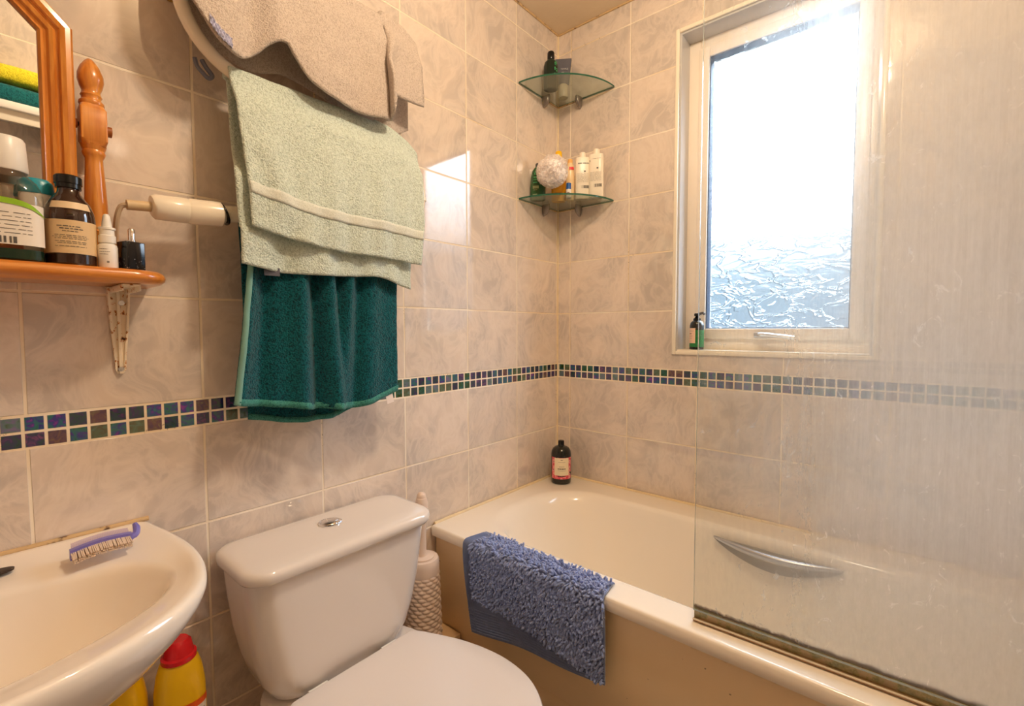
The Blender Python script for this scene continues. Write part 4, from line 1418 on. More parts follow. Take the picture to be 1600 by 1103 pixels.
# mouthwash
x, y = 0.116, -1.524
fa = face_angle(x, y)
r = empty('mouthwash_bottle', (x, y, SHT), 'clear mouthwash bottle with white cap and green wave label', 'bottle', rz=fa)
r.scale = (1, 1, 0.90)
M_clear = bpy.data.materials.new('clear_plastic'); M_clear.use_nodes = True
g = NG(M_clear); T = M_clear.node_tree; T.nodes.remove(T.nodes['Principled BSDF']); OUT = T.nodes['Material Output']
tr = g.n('ShaderNodeBsdfTransparent'); tr.inputs['Color'].default_value = (0.86, 0.84, 0.80, 1)
gl = g.n('ShaderNodeBsdfGlossy'); gl.inputs['Roughness'].default_value = 0.06
fr = thinfres(g)
mx = g.n('ShaderNodeMixShader'); g.l(fr.outputs[0], mx.inputs[0]); g.l(tr.outputs[0], mx.inputs[1]); g.l(gl.outputs[0], mx.inputs[2]); g.l(mx.outputs[0], OUT.inputs[0])
b = BM()
loft(b, [(0.0, 0.026, 0.034, 3), (0.004, 0.029, 0.037, 3), (0.10, 0.029, 0.037, 3), (0.113, 0.028, 0.0355, 2.8), (0.126, 0.024, 0.031, 2.4), (0.134, 0.020, 0.024), (0.138, 0.0195, 0.0195), (0.146, 0.0195, 0.0195)], 0, 0, 44)
obj('body', b, M_clear, r, local=True)
b = BM()
loft(b, [(0.003, 0.027, 0.0345, 3), (0.018, 0.0272, 0.0347, 3), (0.0185, 0.026, 0.034, 3)], 0, 0, 44)
obj('liquid', b, mat('dark_green_liquid', S(20, 60, 44), 0.1), r, local=True)
b = BM(); loft(b, [(0.140, 0.0225, 0.0225), (0.142, 0.0235, 0.0235), (0.188, 0.0215, 0.0215), (0.192, 0.0195, 0.0195), (0.1925, 0.015, 0.015)], 0, 0, 40)
obj('cap', b, M_white, r, local=True)
b = BM(); patch(b, 0, 0, 0.029, 0.037, -1.40, 1.18, 0.024, 0.088, ex=3, n=24); obj('label', b, mat('label_white', S(238, 232, 222), 0.4), r, local=True)
b = BM()
n = 22
lo_, hi_ = [], []
for i in range(n + 1):
    t = i / n
    a = -1.0 + 2.15 * t
    zc = 0.084 + 0.008 * sin(t * pi * 1.3 + 0.2) - 0.016 * max(0, t - 0.7)
    w = 0.0010 + 0.0045 * sin(pi * min(1, t * 1.05))
    for L_, zz in ((lo_, zc - w), (hi_, zc + w * 0.6)):
        c, d = cos(a), sin(a)
        L_.append(b.verts.new(((0.0305) * math.copysign(abs(c) ** (2 / 3), c), 0.0385 * math.copysign(abs(d) ** (2 / 3), d), zz)))
for i in range(n): b.faces.new((lo_[i], lo_[i + 1], hi_[i + 1], hi_[i]))
obj('wave_mark', b, mat('lime_green_print', S(142, 190, 40), 0.4), r, local=True)
b = BM(); text_rows(b, 0, 0, 0.029, 0.037, -1.3, 1.1, [(0.072 - 0.0062 * i, 0.0008, 0.1, 0.75, 1) for i in range(6)], 8, ex=3); barcode(b, 0, 0, 0.029, 0.037, -0.55, 0.05, 0.026, 0.036, ex=3)
obj('small_print', b, M_print, r, local=True)
# white tube with blue lid
x, y = 0.086, -1.492
r = empty('toothpaste_pump', (x, y, SHT), 'white bottle with turquoise lid tucked between the mouthwash and amber bottle', 'bottle', rz=face_angle(x, y))
b = BM(); loft(b, [(0, 0.010, 0.014), (0.003, 0.011, 0.015), (0.08, 0.012, 0.018), (0.104, 0.012, 0.019), (0.108, 0.011, 0.018)], 0, 0, 32); obj('body', b, M_white, r, local=True)
b = BM(); loft(b, [(0.107, 0.012, 0.019), (0.109, 0.0125, 0.0205), (0.124, 0.0115, 0.019), (0.129, 0.009, 0.014), (0.130, 0.006, 0.008)], 0, 0, 32); obj('lid', b, mat('turquoise_plastic', S(36, 156, 180), 0.3), r, local=True)
# amber bottle
x, y = 0.112, -1.459
r = empty('amber_bottle', (x, y, SHT), 'brown glass bottle with black cap and cream paper labels', 'bottle', rz=face_angle(x, y))
b = BM(); loft(b, [(0, 0.026, 0.026), (0.003, 0.029, 0.029), (0.072, 0.0295, 0.0295), (0.082, 0.0285, 0.0285), (0.094, 0.0245, 0.0245), (0.104, 0.018, 0.018), (0.110, 0.0135, 0.0135), (0.116, 0.0125, 0.0125), (0.120, 0.0125, 0.0125)], 0, 0, 44)
obj('body', b, mat('amber_glass', S(46, 22, 12), 0.06, coat=0.6), r, local=True)
b = BM(); loft(b, [(0.117, 0.0150, 0.0150), (0.123, 0.0150, 0.0150), (0.1235, 0.0162, 0.0162), (0.134, 0.0162, 0.0162), (0.136, 0.0145, 0.0145)], 0, 0, 40); obj('cap', b, M_black, r, local=True)
M_paper = mat('cream_paper', S(218, 190, 146), 0.6)
b = BM(); patch(b, 0, 0, 0.0295, 0.0295, -1.45, 1.45, 0.017, 0.066, n=30); obj('front_label', b, M_paper, r, local=True)
b = BM(); patch(b, 0, 0, 0.0278, 0.0278, -0.85, 0.95, 0.083, 0.0935, n=20, taper=0.13, off=0.001); obj('neck_label', b, mat('ivory_paper', S(226, 204, 168), 0.5), r, local=True)
b = BM(); text_rows(b, 0, 0, 0.0295, 0.0295, -1.0, 1.0, [(0.056, 0.0012, 0.25, 0.7, 1), (0.0525, 0.0012, 0.3, 0.75, 1), (0.049, 0.0008, 0.35, 0.65, 1), (0.043, 0.0007, 0.2, 0.8, 1), (0.0405, 0.0007, 0.15, 0.85, 1), (0.038, 0.0007, 0.2, 0.8, 1), (0.034, 0.0007, 0.2, 0.8, 1), (0.0315, 0.0007, 0.25, 0.8, 1), (0.027, 0.0007, 0.2, 0.8, 1)], 2)
obj('small_print', b, M_print, r, local=True)
# nasal spray
x, y = 0.122, -1.418
r = empty('nasal_spray', (x, y, SHT), 'small white nasal spray bottle with pointed nozzle', 'bottle', rz=face_angle(x, y))
b = BM(); loft(b, [(0, 0.0118, 0.0118), (0.002, 0.0125, 0.0125), (0.033, 0.0127, 0.0127), (0.037, 0.0115, 0.0115), (0.038, 0.0095, 0.0095), (0.042, 0.0095, 0.0095)], 0, 0, 32); obj('body', b, M_white, r, local=True)
b = BM(); loft(b, [(0.040, 0.0110, 0.0110), (0.051, 0.0108, 0.0108), (0.052, 0.0095, 0.0095), (0.060, 0.0092, 0.0092), (0.061, 0.0108, 0.0108), (0.064, 0.0108, 0.0108), (0.065, 0.0065, 0.0065), (0.072, 0.006, 0.006), (0.082, 0.0045, 0.0045), (0.085, 0.003, 0.003)], 0, 0, 28); obj('nozzle', b, M_white, r, local=True)
b = BM(); text_rows(b, 0, 0, 0.0127, 0.0127, -1.0, 1.0, [(0.029, 0.0008, 0.1, 0.5, 1), (0.025, 0.0008, 0.1, 0.6, 1), (0.021, 0.0008, 0.1, 0.5, 1), (0.008, 0.003, 0.45, 0.55, 1)], 12, off=0.0006); obj('small_print', b, M_print, r, local=True)
# perfume
x, y = 0.118, -1.388
r = empty('perfume_bottle', (x, y, SHT), 'small square black perfume bottle with silver sprayer at the shelf end', 'bottle', rz=face_angle(x, y) + 0.5)
b = BM(); box(b, -0.0135, 0.0135, -0.0135, 0.0135, 0, 0.046, 0.0015); M_spec = mat('black_glass', S(14, 12, 14), 0.1)
g = NG(M_spec); P = M_spec.node_tree.nodes['Principled BSDF']; t = g.n('ShaderNodeTexCoord'); sp = g.n('ShaderNodeSeparateXYZ'); g.l(t.outputs['Object'], sp.inputs[0])
n1 = nse(330, (1, 1, 1), 2, 0.5)
g.l(g.mix(g.m('MULTIPLY', g.ss(n1, 0.66, 0.70), g.ss(sp.outputs['Z'], 0.012, 0.026, 1.0, 0.0)), S(14, 12, 14), S(200, 200, 206)), P.inputs['Base Color'])
obj('body', b, M_spec, r, local=True)
b = BM(); loft(b, [(0.046, 0.0058, 0.0058), (0.0485, 0.0058, 0.0058), (0.049, 0.0048, 0.0048), (0.066, 0.0048, 0.0048), (0.068, 0.0035, 0.0035)], 0.001, 0.001, 20)
obj('sprayer', b, M_chrome, r, local=True)

# ================================================================ corner shelves
M_shglass = bpy.data.materials.new('shelf_glass'); M_shglass.use_nodes = True
g = NG(M_shglass); T = M_shglass.node_tree; T.nodes.remove(T.nodes['Principled BSDF']); OUT = T.nodes['Material Output']
tr = g.n('ShaderNodeBsdfTransparent'); tr.inputs['Color'].default_value = (0.88, 0.92, 0.88, 1)
gl = g.n('ShaderNodeBsdfGlossy'); gl.inputs['Roughness'].default_value = 0.08
df = g.n('ShaderNodeBsdfDiffuse'); df.inputs['Color'].default_value = S(190, 196, 178)
fr = thinfres(g)
m1 = g.n('ShaderNodeMixShader'); m1.inputs[0].default_value = 0.14; g.l(tr.outputs[0], m1.inputs[1]); g.l(df.outputs[0], m1.inputs[2])
m2 = g.n('ShaderNodeMixShader'); g.l(fr.outputs[0], m2.inputs[0]); g.l(m1.outputs[0], m2.inputs[1]); g.l(gl.outputs[0], m2.inputs[2]); g.l(m2.outputs[0], OUT.inputs[0])
M_gedge = mat('green_glass_edge', S(38, 92, 72), 0.12)
M_foot = mat('grey_clamp', S(150, 142, 136), 0.25, metal=0.5)
def corner_shelf(z, label):
    r = empty('corner_shelf', (0, 0, z), label, 'shelf', 'glass corner shelves')
    b = BM()
    R = 0.247
    n = 32
    pts = [(0.0015, -0.0015)] + [(0.0015 + R * sin(pi / 2 * i / n), -0.0015 - R * cos(pi / 2 * i / n)) for i in range(n + 1)]
    lo_ = [b.verts.new((x, y, -0.003)) for x, y in pts]; hi_ = [b.verts.new((x, y, 0.003)) for x, y in pts]
    b.faces.new(lo_); b.faces.new(list(reversed(hi_)))
    for i in range(len(pts)):
        j = (i + 1) % len(pts)
        b.faces.new((lo_[i], lo_[j], hi_[j], hi_[i])).material_index = 1
    obj('glass', b, [M_shglass, M_gedge], r, smooth=False, local=True)
    for k in (0, 1):
        b = BM()
        # teardrop clamp, rounded over the glass edge line, drooping down the wall
        rr = [(0.0005, 0.0100, 0.0), (0.004, 0.0120, 0), (0.014, 0.0120, 0), (0.022, 0.0100, 0), (0.028, 0.0055, 0), (0.0295, 0.001, 0)]
        rs = []
        for d, w, _ in rr:
            hgt_ = 0.034 * (1 - (d / 0.030) ** 2) ** 0.5 + 0.003
            ring = []
            for i in range(20):
                a = 2 * pi * i / 20
                yy = w * cos(a)
                zz = 0.0075 * sin(a) if sin(a) > 0 else hgt_ * sin(a)
                c = (d, -0.098 + yy, zz) if k == 0 else (0.103 + yy, -d, zz)
                ring.append(c)
            rs.append(ring)
        rings(b, rs)
        obj('shelf_clamp', b, M_foot, r, local=True)
    b = BM()
    tube(b, [(0.003, -0.06, -0.003), (0.003, -0.003, -0.003), (0.08, -0.003, -0.003)], 0.0022, 6)
    obj('mouldy_bead', b, M_mould, r, local=True)
    return r
Z1, Z2 = 2.019, 1.611
corner_shelf(Z1, 'upper glass corner shelf in the corner near the ceiling')
corner_shelf(Z2, 'lower glass corner shelf carrying the bottles and bath puff')

M_dkgreen = mat('dark_green_bottle', S(10, 34, 26), 0.12, coat=0.4)
M_green = mat('green_bottle', S(34, 84, 44), 0.15, coat=0.3)
M_greenprint = mat('green_print', S(70, 170, 110), 0.4)
M_cap = mat('gunmetal_cap', S(110, 112, 116), 0.25, metal=0.7)
# upper shelf: black-green bottle and grey tube
x, y = 0.052, -0.122
r = empty('shampoo_bottle', (x, y, Z1 + 0.003), 'very dark green bottle with black cap on the upper corner shelf', 'bottle', rz=face_angle(x, y))
b = BM(); loft(b, [(0, 0.014, 0.022), (0.003, 0.018, 0.0275), (0.06, 0.018, 0.0275), (0.085, 0.018, 0.027), (0.10, 0.0165, 0.0235), (0.108, 0.0125, 0.015), (0.112, 0.011, 0.012), (0.115, 0.010, 0.010)], 0, 0, 36); obj('body', b, M_dkgreen, r, local=True)
b = BM(); loft(b, [(0.109, 0.0125, 0.0125), (0.111, 0.0135, 0.0135), (0.134, 0.0132, 0.0132), (0.138, 0.011, 0.011), (0.139, 0.006, 0.006)], 0, 0, 28); obj('cap', b, M_black, r, local=True)
b = BM()
ra, rb_ = 0.018, 0.0275
patch(b, 0, 0, ra, rb_, 0.50, 0.60, 0.088, 0.094); patch(b, 0, 0, ra, rb_, 0.78, 0.88, 0.088, 0.094)
for (a0, a1, z0, z1) in ((0.52, 0.86, 0.096, 0.098), (0.52, 0.86, 0.084, 0.086), (0.60, 0.72, 0.089, 0.093), (0.5, 0.62, 0.066, 0.078), (0.70, 0.95, 0.070, 0.073), (0.75, 0.95, 0.062, 0.067), (0.45, 0.60, 0.05, 0.056), (0.66, 0.76, 0.05, 0.056), (0.82, 0.95, 0.05, 0.056)):
    patch(b, 0, 0, ra, rb_, a0, a1, z0, z1)
obj('printed_mark', b, M_greenprint, r, local=True)
x, y = 0.055, -0.045
r = empty('styling_tube', (x, y, Z1 + 0.003), 'slate grey squeeze tube standing on its pale cap', 'tube', rz=face_angle(x, y))
b = BM(); loft(b, [(0.0, 0.017, 0.017), (0.002, 0.0185, 0.0185), (0.045, 0.0185, 0.0185), (0.047, 0.017, 0.017)], 0, 0, 32); obj('cap', b, mat('frosted_cap', S(206, 196, 176), 0.3), r, local=True)
b = BM(); loft(b, [(0.047, 0.016, 0.020), (0.055, 0.017, 0.0225), (0.09, 0.012, 0.026), (0.125, 0.006, 0.0295), (0.138, 0.0022, 0.031), (0.146, 0.0018, 0.031)], 0, 0, 36); obj('body', b, mat('slate_plastic', S(96, 98, 110), 0.35), r, local=True)
def text_obj(name, body, size, loc, rot, m, parent, ex=0.0002):
    """lettering as real thin mesh"""
    cu = bpy.data.curves.new(name, 'FONT'); cu.body = body; cu.size = size; cu.align_x = 'CENTER'; cu.extrude = ex
    to = bpy.data.objects.new(name, cu); COL.objects.link(to)
    dg = bpy.context.evaluated_depsgraph_get(); dg.update()
    me = bpy.data.meshes.new_from_object(to.evaluated_get(dg))
    bpy.data.objects.remove(to)
    me.materials.clear(); me.materials.append(m)
    o = bpy.data.objects.new(name, me); COL.objects.link(o); o.parent = parent
    o.location = loc; o.rotation_euler = rot
    return o
M_pale = mat('pale_print', S(206, 206, 206), 0.5)
text_obj('lettering', 'TEMPLE', 0.0085, (0.0150, 0.004, 0.098), (pi / 2, 0, pi / 2), M_pale, r)
text_obj('small_lettering', 'clay', 0.006, (0.0160, -0.002, 0.087), (pi / 2, 0, pi / 2), M_pale, r)

# lower shelf
zb2 = Z2 + 0.003
x, y = 0.030, -0.172
r = empty('shower_gel_bottle', (x, y, zb2), 'green bottle with grey cap at the left end of the lower corner shelf', 'bottle', rz=face_angle(x, y))
b = BM(); loft(b, [(0, 0.013, 0.024), (0.003, 0.017, 0.028), (0.05, 0.0175, 0.0285), (0.085, 0.0165, 0.026), (0.107, 0.0145, 0.021), (0.118, 0.011, 0.0135), (0.122, 0.0085, 0.0085)], 0, 0, 36); obj('body', b, M_green, r, local=True)
b = BM(); loft(b, [(0.120, 0.0085, 0.0095), (0.132, 0.0085, 0.0095), (0.135, 0.006, 0.007)], 0, 0, 24); obj('cap', b, M_cap, r, local=True)
b = BM()
for (a0, a1, z0, z1) in ((-0.55, -0.2, 0.098, 0.100), (-0.5, -0.3, 0.090, 0.095), (-0.6, -0.1, 0.078, 0.084), (-0.65, -0.05, 0.070, 0.074), (-0.7, -0.1, 0.060, 0.064)):
    patch(b, 0, 0, 0.017, 0.027, a0, a1, z0, z1, off=0.001)
obj('printed_mark', b, M_greenprint, r, local=True)
b = BM()
for (a0, a1, z0, z1) in ((-0.7, 0.1, 0.040, 0.050), (-0.7, -0.1, 0.018, 0.0205), (-0.6, -0.1, 0.034, 0.036)):
    patch(b, 0, 0, 0.0175, 0.0285, a0, a1, z0, z1)
obj('pale_print', b, mat('sage_print', S(150, 164, 120), 0.5), r, local=True)
x, y = 0.048, -0.128
r = empty('pump_jar', (x, y, zb2), 'short pale lilac jar behind the bath puff', 'jar')
b = BM(); loft(b, [(0, 0.0095, 0.0095), (0.002, 0.0105, 0.0105), (0.05, 0.0105, 0.0105), (0.053, 0.008, 0.008)], x, y, 24)
obj('body', b, mat('pale_lilac', S(200, 180, 176), 0.4), r)
x, y = 0.078, -0.108
r = empty('shampoo_bottle', (x, y, zb2), 'orange-yellow bottle with yellow cap behind the bath puff', 'bottle', rz=face_angle(x, y))
b = BM(); loft(b, [(0, 0.014, 0.024), (0.003, 0.016, 0.027), (0.12, 0.016, 0.027), (0.15, 0.014, 0.022), (0.158, 0.011, 0.014)], 0, 0, 32); obj('body', b, mat('amber_yellow_plastic', S(236, 172, 40), 0.2), r, local=True)
b = BM(); loft(b, [(0.156, 0.0115, 0.0115), (0.158, 0.0125, 0.0125), (0.180, 0.0122, 0.0122), (0.184, 0.010, 0.010)], 0, 0, 28); obj('cap', b, mat('yellow_cap', S(250, 198, 30), 0.2), r, local=True)
b = BM(); text_rows(b, 0, 0, 0.016, 0.027, -0.9, 0.9, [(0.03, 0.0015, 0.2, 0.8, 1), (0.025, 0.0012, 0.2, 0.7, 1)], 6); obj('small_print', b, mat('brown_print', S(150, 84, 30), 0.5), r, local=True)
x, y = 0.121, -0.096
r = empty('conditioner_bottle', (x, y, zb2), 'slim cream bottle with red emblem and orange cap beside the puff', 'bottle', rz=face_angle(x, y))
b = BM(); loft(b, [(0, 0.012, 0.014), (0.003, 0.014, 0.016), (0.10, 0.014, 0.016), (0.125, 0.012, 0.013), (0.135, 0.009, 0.009)], 0, 0, 28); obj('body', b, mat('cream_plastic', S(240, 214, 170), 0.25), r, local=True)
b = BM(); loft(b, [(0.133, 0.0092, 0.0092), (0.146, 0.009, 0.009), (0.149, 0.007, 0.007)], 0, 0, 24); obj('cap', b, mat('peach_cap', S(238, 186, 110), 0.3), r, local=True)
b = BM(); patch(b, 0, 0, 0.014, 0.016, -0.2, 1.0, 0.108, 0.118, off=0.001, taper=0.08); obj('red_emblem', b, mat('red_print', S(222, 60, 70), 0.4), r, local=True)
x, y = 0.136, -0.128
r = empty('lotion_tube', (x, y, zb2), 'small white tube with blue band in front of the cream bottle', 'tube', rz=face_angle(x, y))
b = BM(); loft(b, [(0, 0.0085, 0.0085), (0.001, 0.0092, 0.0092), (0.030, 0.0092, 0.0092), (0.031, 0.0080, 0.0080)], 0, 0, 24); obj('body', b, M_white, r, local=True)
b = BM(); loft(b, [(0.030, 0.0088, 0.0088), (0.052, 0.0088, 0.0088), (0.053, 0.007, 0.007)], 0, 0, 24); obj('cap', b, mat('blue_cap', S(20, 84, 160), 0.25), r, local=True)
b = BM(); text_rows(b, 0, 0, 0.0092, 0.0092, -1, 1, [(0.016, 0.0025, 0.2, 0.7, 1)], 3, off=0.0005); obj('small_print', b, mat('maroon_print', S(120, 50, 60), 0.5), r, local=True)
M_cream2 = mat('ivory_bottle', S(248, 240, 222), 0.3)
for (x, y, h, lab, sd) in ((0.163, -0.078, 0.166, 'ivory bottle with dark brand bar, left of the two tall white ones', 21), (0.210, -0.060, 0.172, 'ivory bottle at the right end of the lower corner shelf', 22)):
    r = empty('shampoo_bottle', (x, y, zb2), lab, 'bottle', 'tall ivory bottles on the lower corner shelf', rz=face_angle(x, y) + (0.1 if sd == 21 else -0.15))
    b = BM(); loft(b, [(0, 0.0145, 0.0235, 3.2), (0.003, 0.0165, 0.0262, 3.2), (h - 0.022, 0.0165, 0.0262, 3.2), (h - 0.018, 0.0155, 0.0252, 3.2), (h - 0.016, 0.009, 0.0145, 2.2)], 0, 0, 40); obj('body', b, M_cream2, r, local=True)
    b = BM(); loft(b, [(h - 0.017, 0.0118, 0.0118), (h, 0.0112, 0.0112), (h + 0.002, 0.009, 0.009)], 0, 0, 28); obj('cap', b, M_cream2, r, local=True)
    b = BM()
    rows = [(h - 0.042, 0.0028, 0.22, 0.95, 2)] if sd == 21 else [(h - 0.045, 0.006, 0.08, 0.16, 1), (h - 0.036, 0.0008, 0.3, 0.8, 1)]
    rows += [(h - 0.072, 0.005, 0.52, 0.60, 1)] + [(0.088 - 0.0042 * i, 0.0007, 0.15, 0.85, 1) for i in range(8)]
    text_rows(b, 0, 0, 0.0165, 0.0262, -0.95, 0.95, rows, sd, ex=3.2)
    barcode(b, 0, 0, 0.0165, 0.0262, -0.05, 0.75, 0.036, 0.047, ex=3.2, seed=sd)
    obj('small_print', b, M_print, r, local=True)
# bath puff
x, y, z = 0.104, -0.186, 1.700
r = empty('bath_puff', (x, y, z), 'fluffy white mesh bath puff on the front of the lower corner shelf', 'bath puff')
M_puff = bpy.data.materials.new('white_mesh'); M_puff.use_nodes = True
g = NG(M_puff); T = M_puff.node_tree; T.nodes.remove(T.nodes['Principled BSDF']); OUT = T.nodes['Material Output']
df = g.n('ShaderNodeBsdfDiffuse'); df.inputs['Color'].default_value = S(254, 250, 248)
tl = g.n('ShaderNodeBsdfTranslucent'); tl.inputs['Color'].default_value = S(254, 250, 248)
tp = g.n('ShaderNodeBsdfTransparent')
mx = g.n('ShaderNodeMixShader'); mx.inputs[0].default_value = 0.4; g.l(df.outputs[0], mx.inputs[1]); g.l(tl.outputs[0], mx.inputs[2])
m2 = g.n('ShaderNodeMixShader'); m2.inputs[0].default_value = 0.35; g.l(mx.outputs[0], m2.inputs[1]); g.l(tp.outputs[0], m2.inputs[2]); g.l(m2.outputs[0], OUT.inputs[0])
M_pcore = mat('white_mesh_core', S(252, 248, 246), 0.9)
b = BM(); bmesh.ops.create_icosphere(b, subdivisions=4, radius=0.050)
for v in b.verts:
    v.co = v.co * (1 + 0.08 * noise.noise(v.co * 60)) + Vector((x, y, z))
obj('core', b, M_pcore, r, angle=180)
b = BM()
rnd = random.Random(9)
for k in range(150):
    n = Vector((rnd.gauss(0, 1), rnd.gauss(0, 1), rnd.gauss(0, 1))).normalized()
    ta = n.orthogonal().normalized(); ta.rotate(Matrix.Rotation(rnd.uniform(0, 6.28), 3, n)); tb_ = n.cross(ta)
    ph = rnd.uniform(0, 6); Lw = rnd.uniform(0.030, 0.050); hh = rnd.uniform(0.7, 1.1)
    rows = []
    for jj in range(4):
        row = []
        q = jj / 3
        for i in range(15):
            t = (i / 14 - 0.5)
            w = sin(i * 1.25 + ph) * 0.0035 * (0.3 + q) + 0.004 * t * sin(ph)
            R0 = 0.048 + 0.011 * hh * q * (1 - (2 * t) ** 4 * 0.6)
            d_ = (n + ta * (t * Lw / 0.05) + tb_ * ((w + 0.003 * (q - 0.3)) / 0.05)).normalized()
            row.append(b.verts.new(d_ * R0 + Vector((x, y, z))))
        rows.append(row)
    for a_, c_ in zip(rows, rows[1:]):
        for i in range(14): b.faces.new((a_[i], a_[i + 1], c_[i + 1], c_[i]))
bmesh.ops.solidify(b, geom=b.faces[:], thickness=0.0007)
obj('frills', b, M_puff, r, angle=50)

# ================================================================ bottles on bath and sill
x, y = 0.079, -0.088
r = empty('body_wash_bottle', (x, y, Z), 'black round-shouldered bottle with pink floral label on the bath corner', 'bottle', rz=face_angle(x, y) + 0.06)
RB = 0.0385
b = BM(); loft(b, [(0, 0.034, 0.034), (0.003, 0.0375, 0.0375), (0.012, RB, RB), (0.112, RB, RB), (0.124, 0.0365, 0.0365), (0.134, 0.031, 0.031), (0.140, 0.023, 0.023), (0.143, 0.0135, 0.0135), (0.146, 0.0125, 0.0125)], 0, 0, 48)
obj('body', b, mat('black_green_plastic', S(14, 18, 12), 0.12, coat=0.4), r, local=True)
b = BM(); loft(b, [(0.142, 0.0118, 0.0118), (0.160, 0.0118, 0.0118), (0.163, 0.0105, 0.0105), (0.164, 0.006, 0.006)], 0, 0, 28); obj('cap', b, M_black, r, local=True)
M_pinkl = mat('pink_floral_label', S(232, 110, 120), 0.4)
g = NG(M_pinkl); P = M_pinkl.node_tree.nodes['Principled BSDF']; t = g.n('ShaderNodeTexCoord'); n1 = nse(75, (1, 1, 1), 2, 0.5)
c = g.mix(g.ss(n1, 0.42, 0.56), S(214, 70, 92), S(240, 156, 158)); c = g.mix(g.ss(n1, 0.62, 0.66), c, S(30, 70, 56)); g.l(c, P.inputs['Base Color'])
b = BM(); patch(b, 0, 0, RB, RB, -1.15, 1.15, 0.022, 0.104, n=28); obj('floral_label', b, M_pinkl, r, local=True)
b = BM(); patch(b, 0, 0, RB, RB, -0.74, 0.74, 0.036, 0.103, n=22, off=0.001); obj('label_panel', b, mat('cream_label', S(236, 222, 190), 0.4), r, local=True)
b = BM(); text_rows(b, 0, 0, RB, RB, -0.6, 0.6, [(0.060, 0.0035, 0.18, 0.82, 2)], 31, off=0.0015)
text_rows(b, 0, 0, RB, RB, -0.6, 0.6, [(0.094, 0.003, 0.42, 0.58, 1), (0.087, 0.001, 0.22, 0.8, 1), (0.069, 0.0014, 0.3, 0.7, 1), (0.054, 0.001, 0.2, 0.85, 1)], 32, off=0.0015)
text_rows(b, 0, 0, RB, RB, -0.6, 0.6, [(0.032, 0.003, 0.2, 0.8, 2)], 33, off=0.0015)
obj('small_print', b, mat('black_print', S(40, 36, 34), 0.5), r, local=True)
# pump bottle on the sill
x, y = 0.548, 0.026
r = empty('pump_bottle', (x, y, OZ0 + 0.004), 'black pump bottle with green leaf label on the window sill', 'bottle', rz=face_angle(x, y))
RB = 0.0225
b = BM(); loft(b, [(0, 0.020, 0.020), (0.002, RB, RB), (0.080, RB, RB), (0.090, 0.020, 0.020), (0.096, 0.014, 0.014), (0.098, 0.009, 0.009), (0.100, 0.009, 0.009)], 0, 0, 40); obj('body', b, mat('black_gloss', S(16, 18, 16), 0.1, coat=0.4), r, local=True)
b = BM(); loft(b, [(0.086, 0.0118, 0.0118), (0.104, 0.0118, 0.0118), (0.106, 0.008, 0.008), (0.112, 0.0045, 0.0045), (0.114, 0.0045, 0.0045)], -0.001, 0, 28)
loft(b, [(0.112, 0.009, 0.009), (0.119, 0.0095, 0.0095), (0.1215, 0.007, 0.007)], 0, 0, 24)
tube(b, spline([(0, 0.0, 0.118), (0.004, 0.010, 0.120), (0.008, 0.019, 0.1215), (0.009, 0.023, 0.117)], 4), 0.004, 8)
obj('pump', b, M_black, r, local=True)
M_leaf = mat('green_leaf_label', S(40, 120, 66), 0.35, nscale=160, namp=0.3)
b = BM(); patch(b, 0, 0, RB, RB, -1.4, 1.4, 0.009, 0.066, n=28); obj('leaf_label', b, M_leaf, r, local=True)
b = BM(); patch(b, 0, 0, RB, RB, -1.4, -0.2, 0.022, 0.072, n=14, off=0.001); obj('label_panel', b, mat('blush_label', S(240, 204, 180), 0.4), r, local=True)
b = BM(); text_rows(b, 0, 0, RB, RB, -1.2, -0.3, [(0.062, 0.001, 0.1, 0.9, 1), (0.052, 0.003, 0.1, 0.5, 1), (0.045, 0.001, 0.1, 0.7, 1), (0.038, 0.001, 0.1, 0.6, 1)], 7, off=0.0015); obj('small_print', b, M_print, r, local=True)

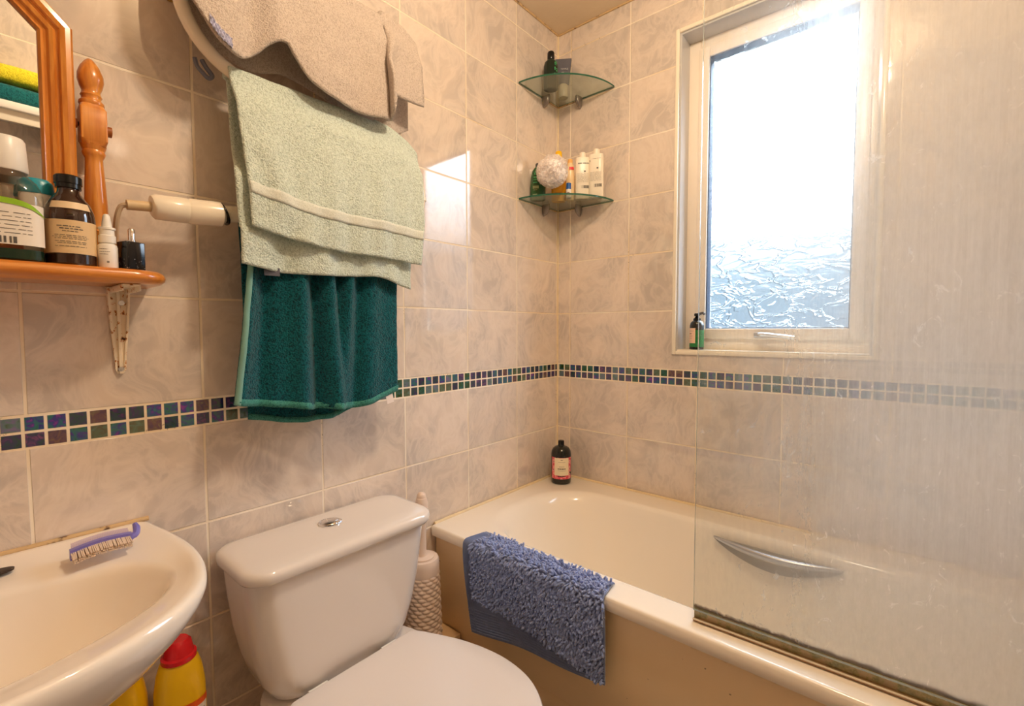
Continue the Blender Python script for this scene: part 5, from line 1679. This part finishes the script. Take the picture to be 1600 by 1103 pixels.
# ================================================================ what the mirror shows: shelf with folded towels on the right wall
rs_ = empty('towel_shelf', (RX, -1.65, 1.70), 'white shelf on the right wall, seen only in the mirror', 'shelf')
b = BM(); box(b, 1.42, RX - 0.001, -2.1, -1.20, 1.702, 1.728, 0.004); obj('board', b, M_white, rs_)
b = BM(); box(b, 1.44, 1.455, -2.08, -1.22, 1.665, 1.702, 0.003); obj('front_rail', b, M_cream, rs_)
for yy in (-2.02, -1.30):
    b = BM(); box(b, 1.50, RX - 0.001, yy - 0.012, yy + 0.012, 1.64, 1.702, 0.003); obj('bracket', b, M_satin, rs_)
def folded(name, z0, z1, col, dark, label, x0, sd):
    r = empty(name, (1.56, -1.6, z0), label, 'towel', 'folded towels on the right wall shelf')
    m = terry(name + '_terry_' + str(sd), col, dark, 300, 0.002)
    b = BM()
    H = z1 - z0
    rs = []
    for j in range(41):
        y = -1.95 + 0.66 * j / 40
        ring = []
        for i in range(28):
            a = 2 * pi * i / 28
            c, s = cos(a), sin(a)
            hx = (1.70 - x0) / 2
            px = (x0 + 1.70) / 2 + hx * math.copysign(abs(c) ** 0.5, c)
            top_ = H * (0.93 + 0.10 * noise.noise(Vector((px * 6, y * 9, sd))) )
            pz = z0 + top_ / 2 + top_ / 2 * math.copysign(abs(s) ** 0.45, s)
            if s < 0: pz = max(pz, z0 + 0.0005)
            ring.append((px, y, pz))
        rs.append(ring)
    rings(b, rs)
    obj('cloth', b, m, r, angle=80)
folded('folded_towel', 1.729, 1.795, S(30, 110, 116), S(14, 70, 78), 'folded teal towel at the bottom of the pile on the right wall shelf', 1.45, 1)
folded('folded_towel', 1.797, 1.865, S(232, 222, 60), S(196, 184, 40), 'folded lemon yellow towel on top of the teal one on the right wall shelf', 1.47, 2)
# lamp holder above the bulb
r = empty('ceiling_lamp', (0.94, -0.94, RZ), 'small white ceiling lamp holder in the middle of the room', 'lamp')
b = BM(); loft(b, [(RZ - 0.035, 0.022, 0.022), (RZ - 0.03, 0.03, 0.03), (RZ - 0.012, 0.045, 0.045), (RZ - 0.0005, 0.05, 0.05)], 0.94, -0.94, 32); obj('rose', b, M_white, r)
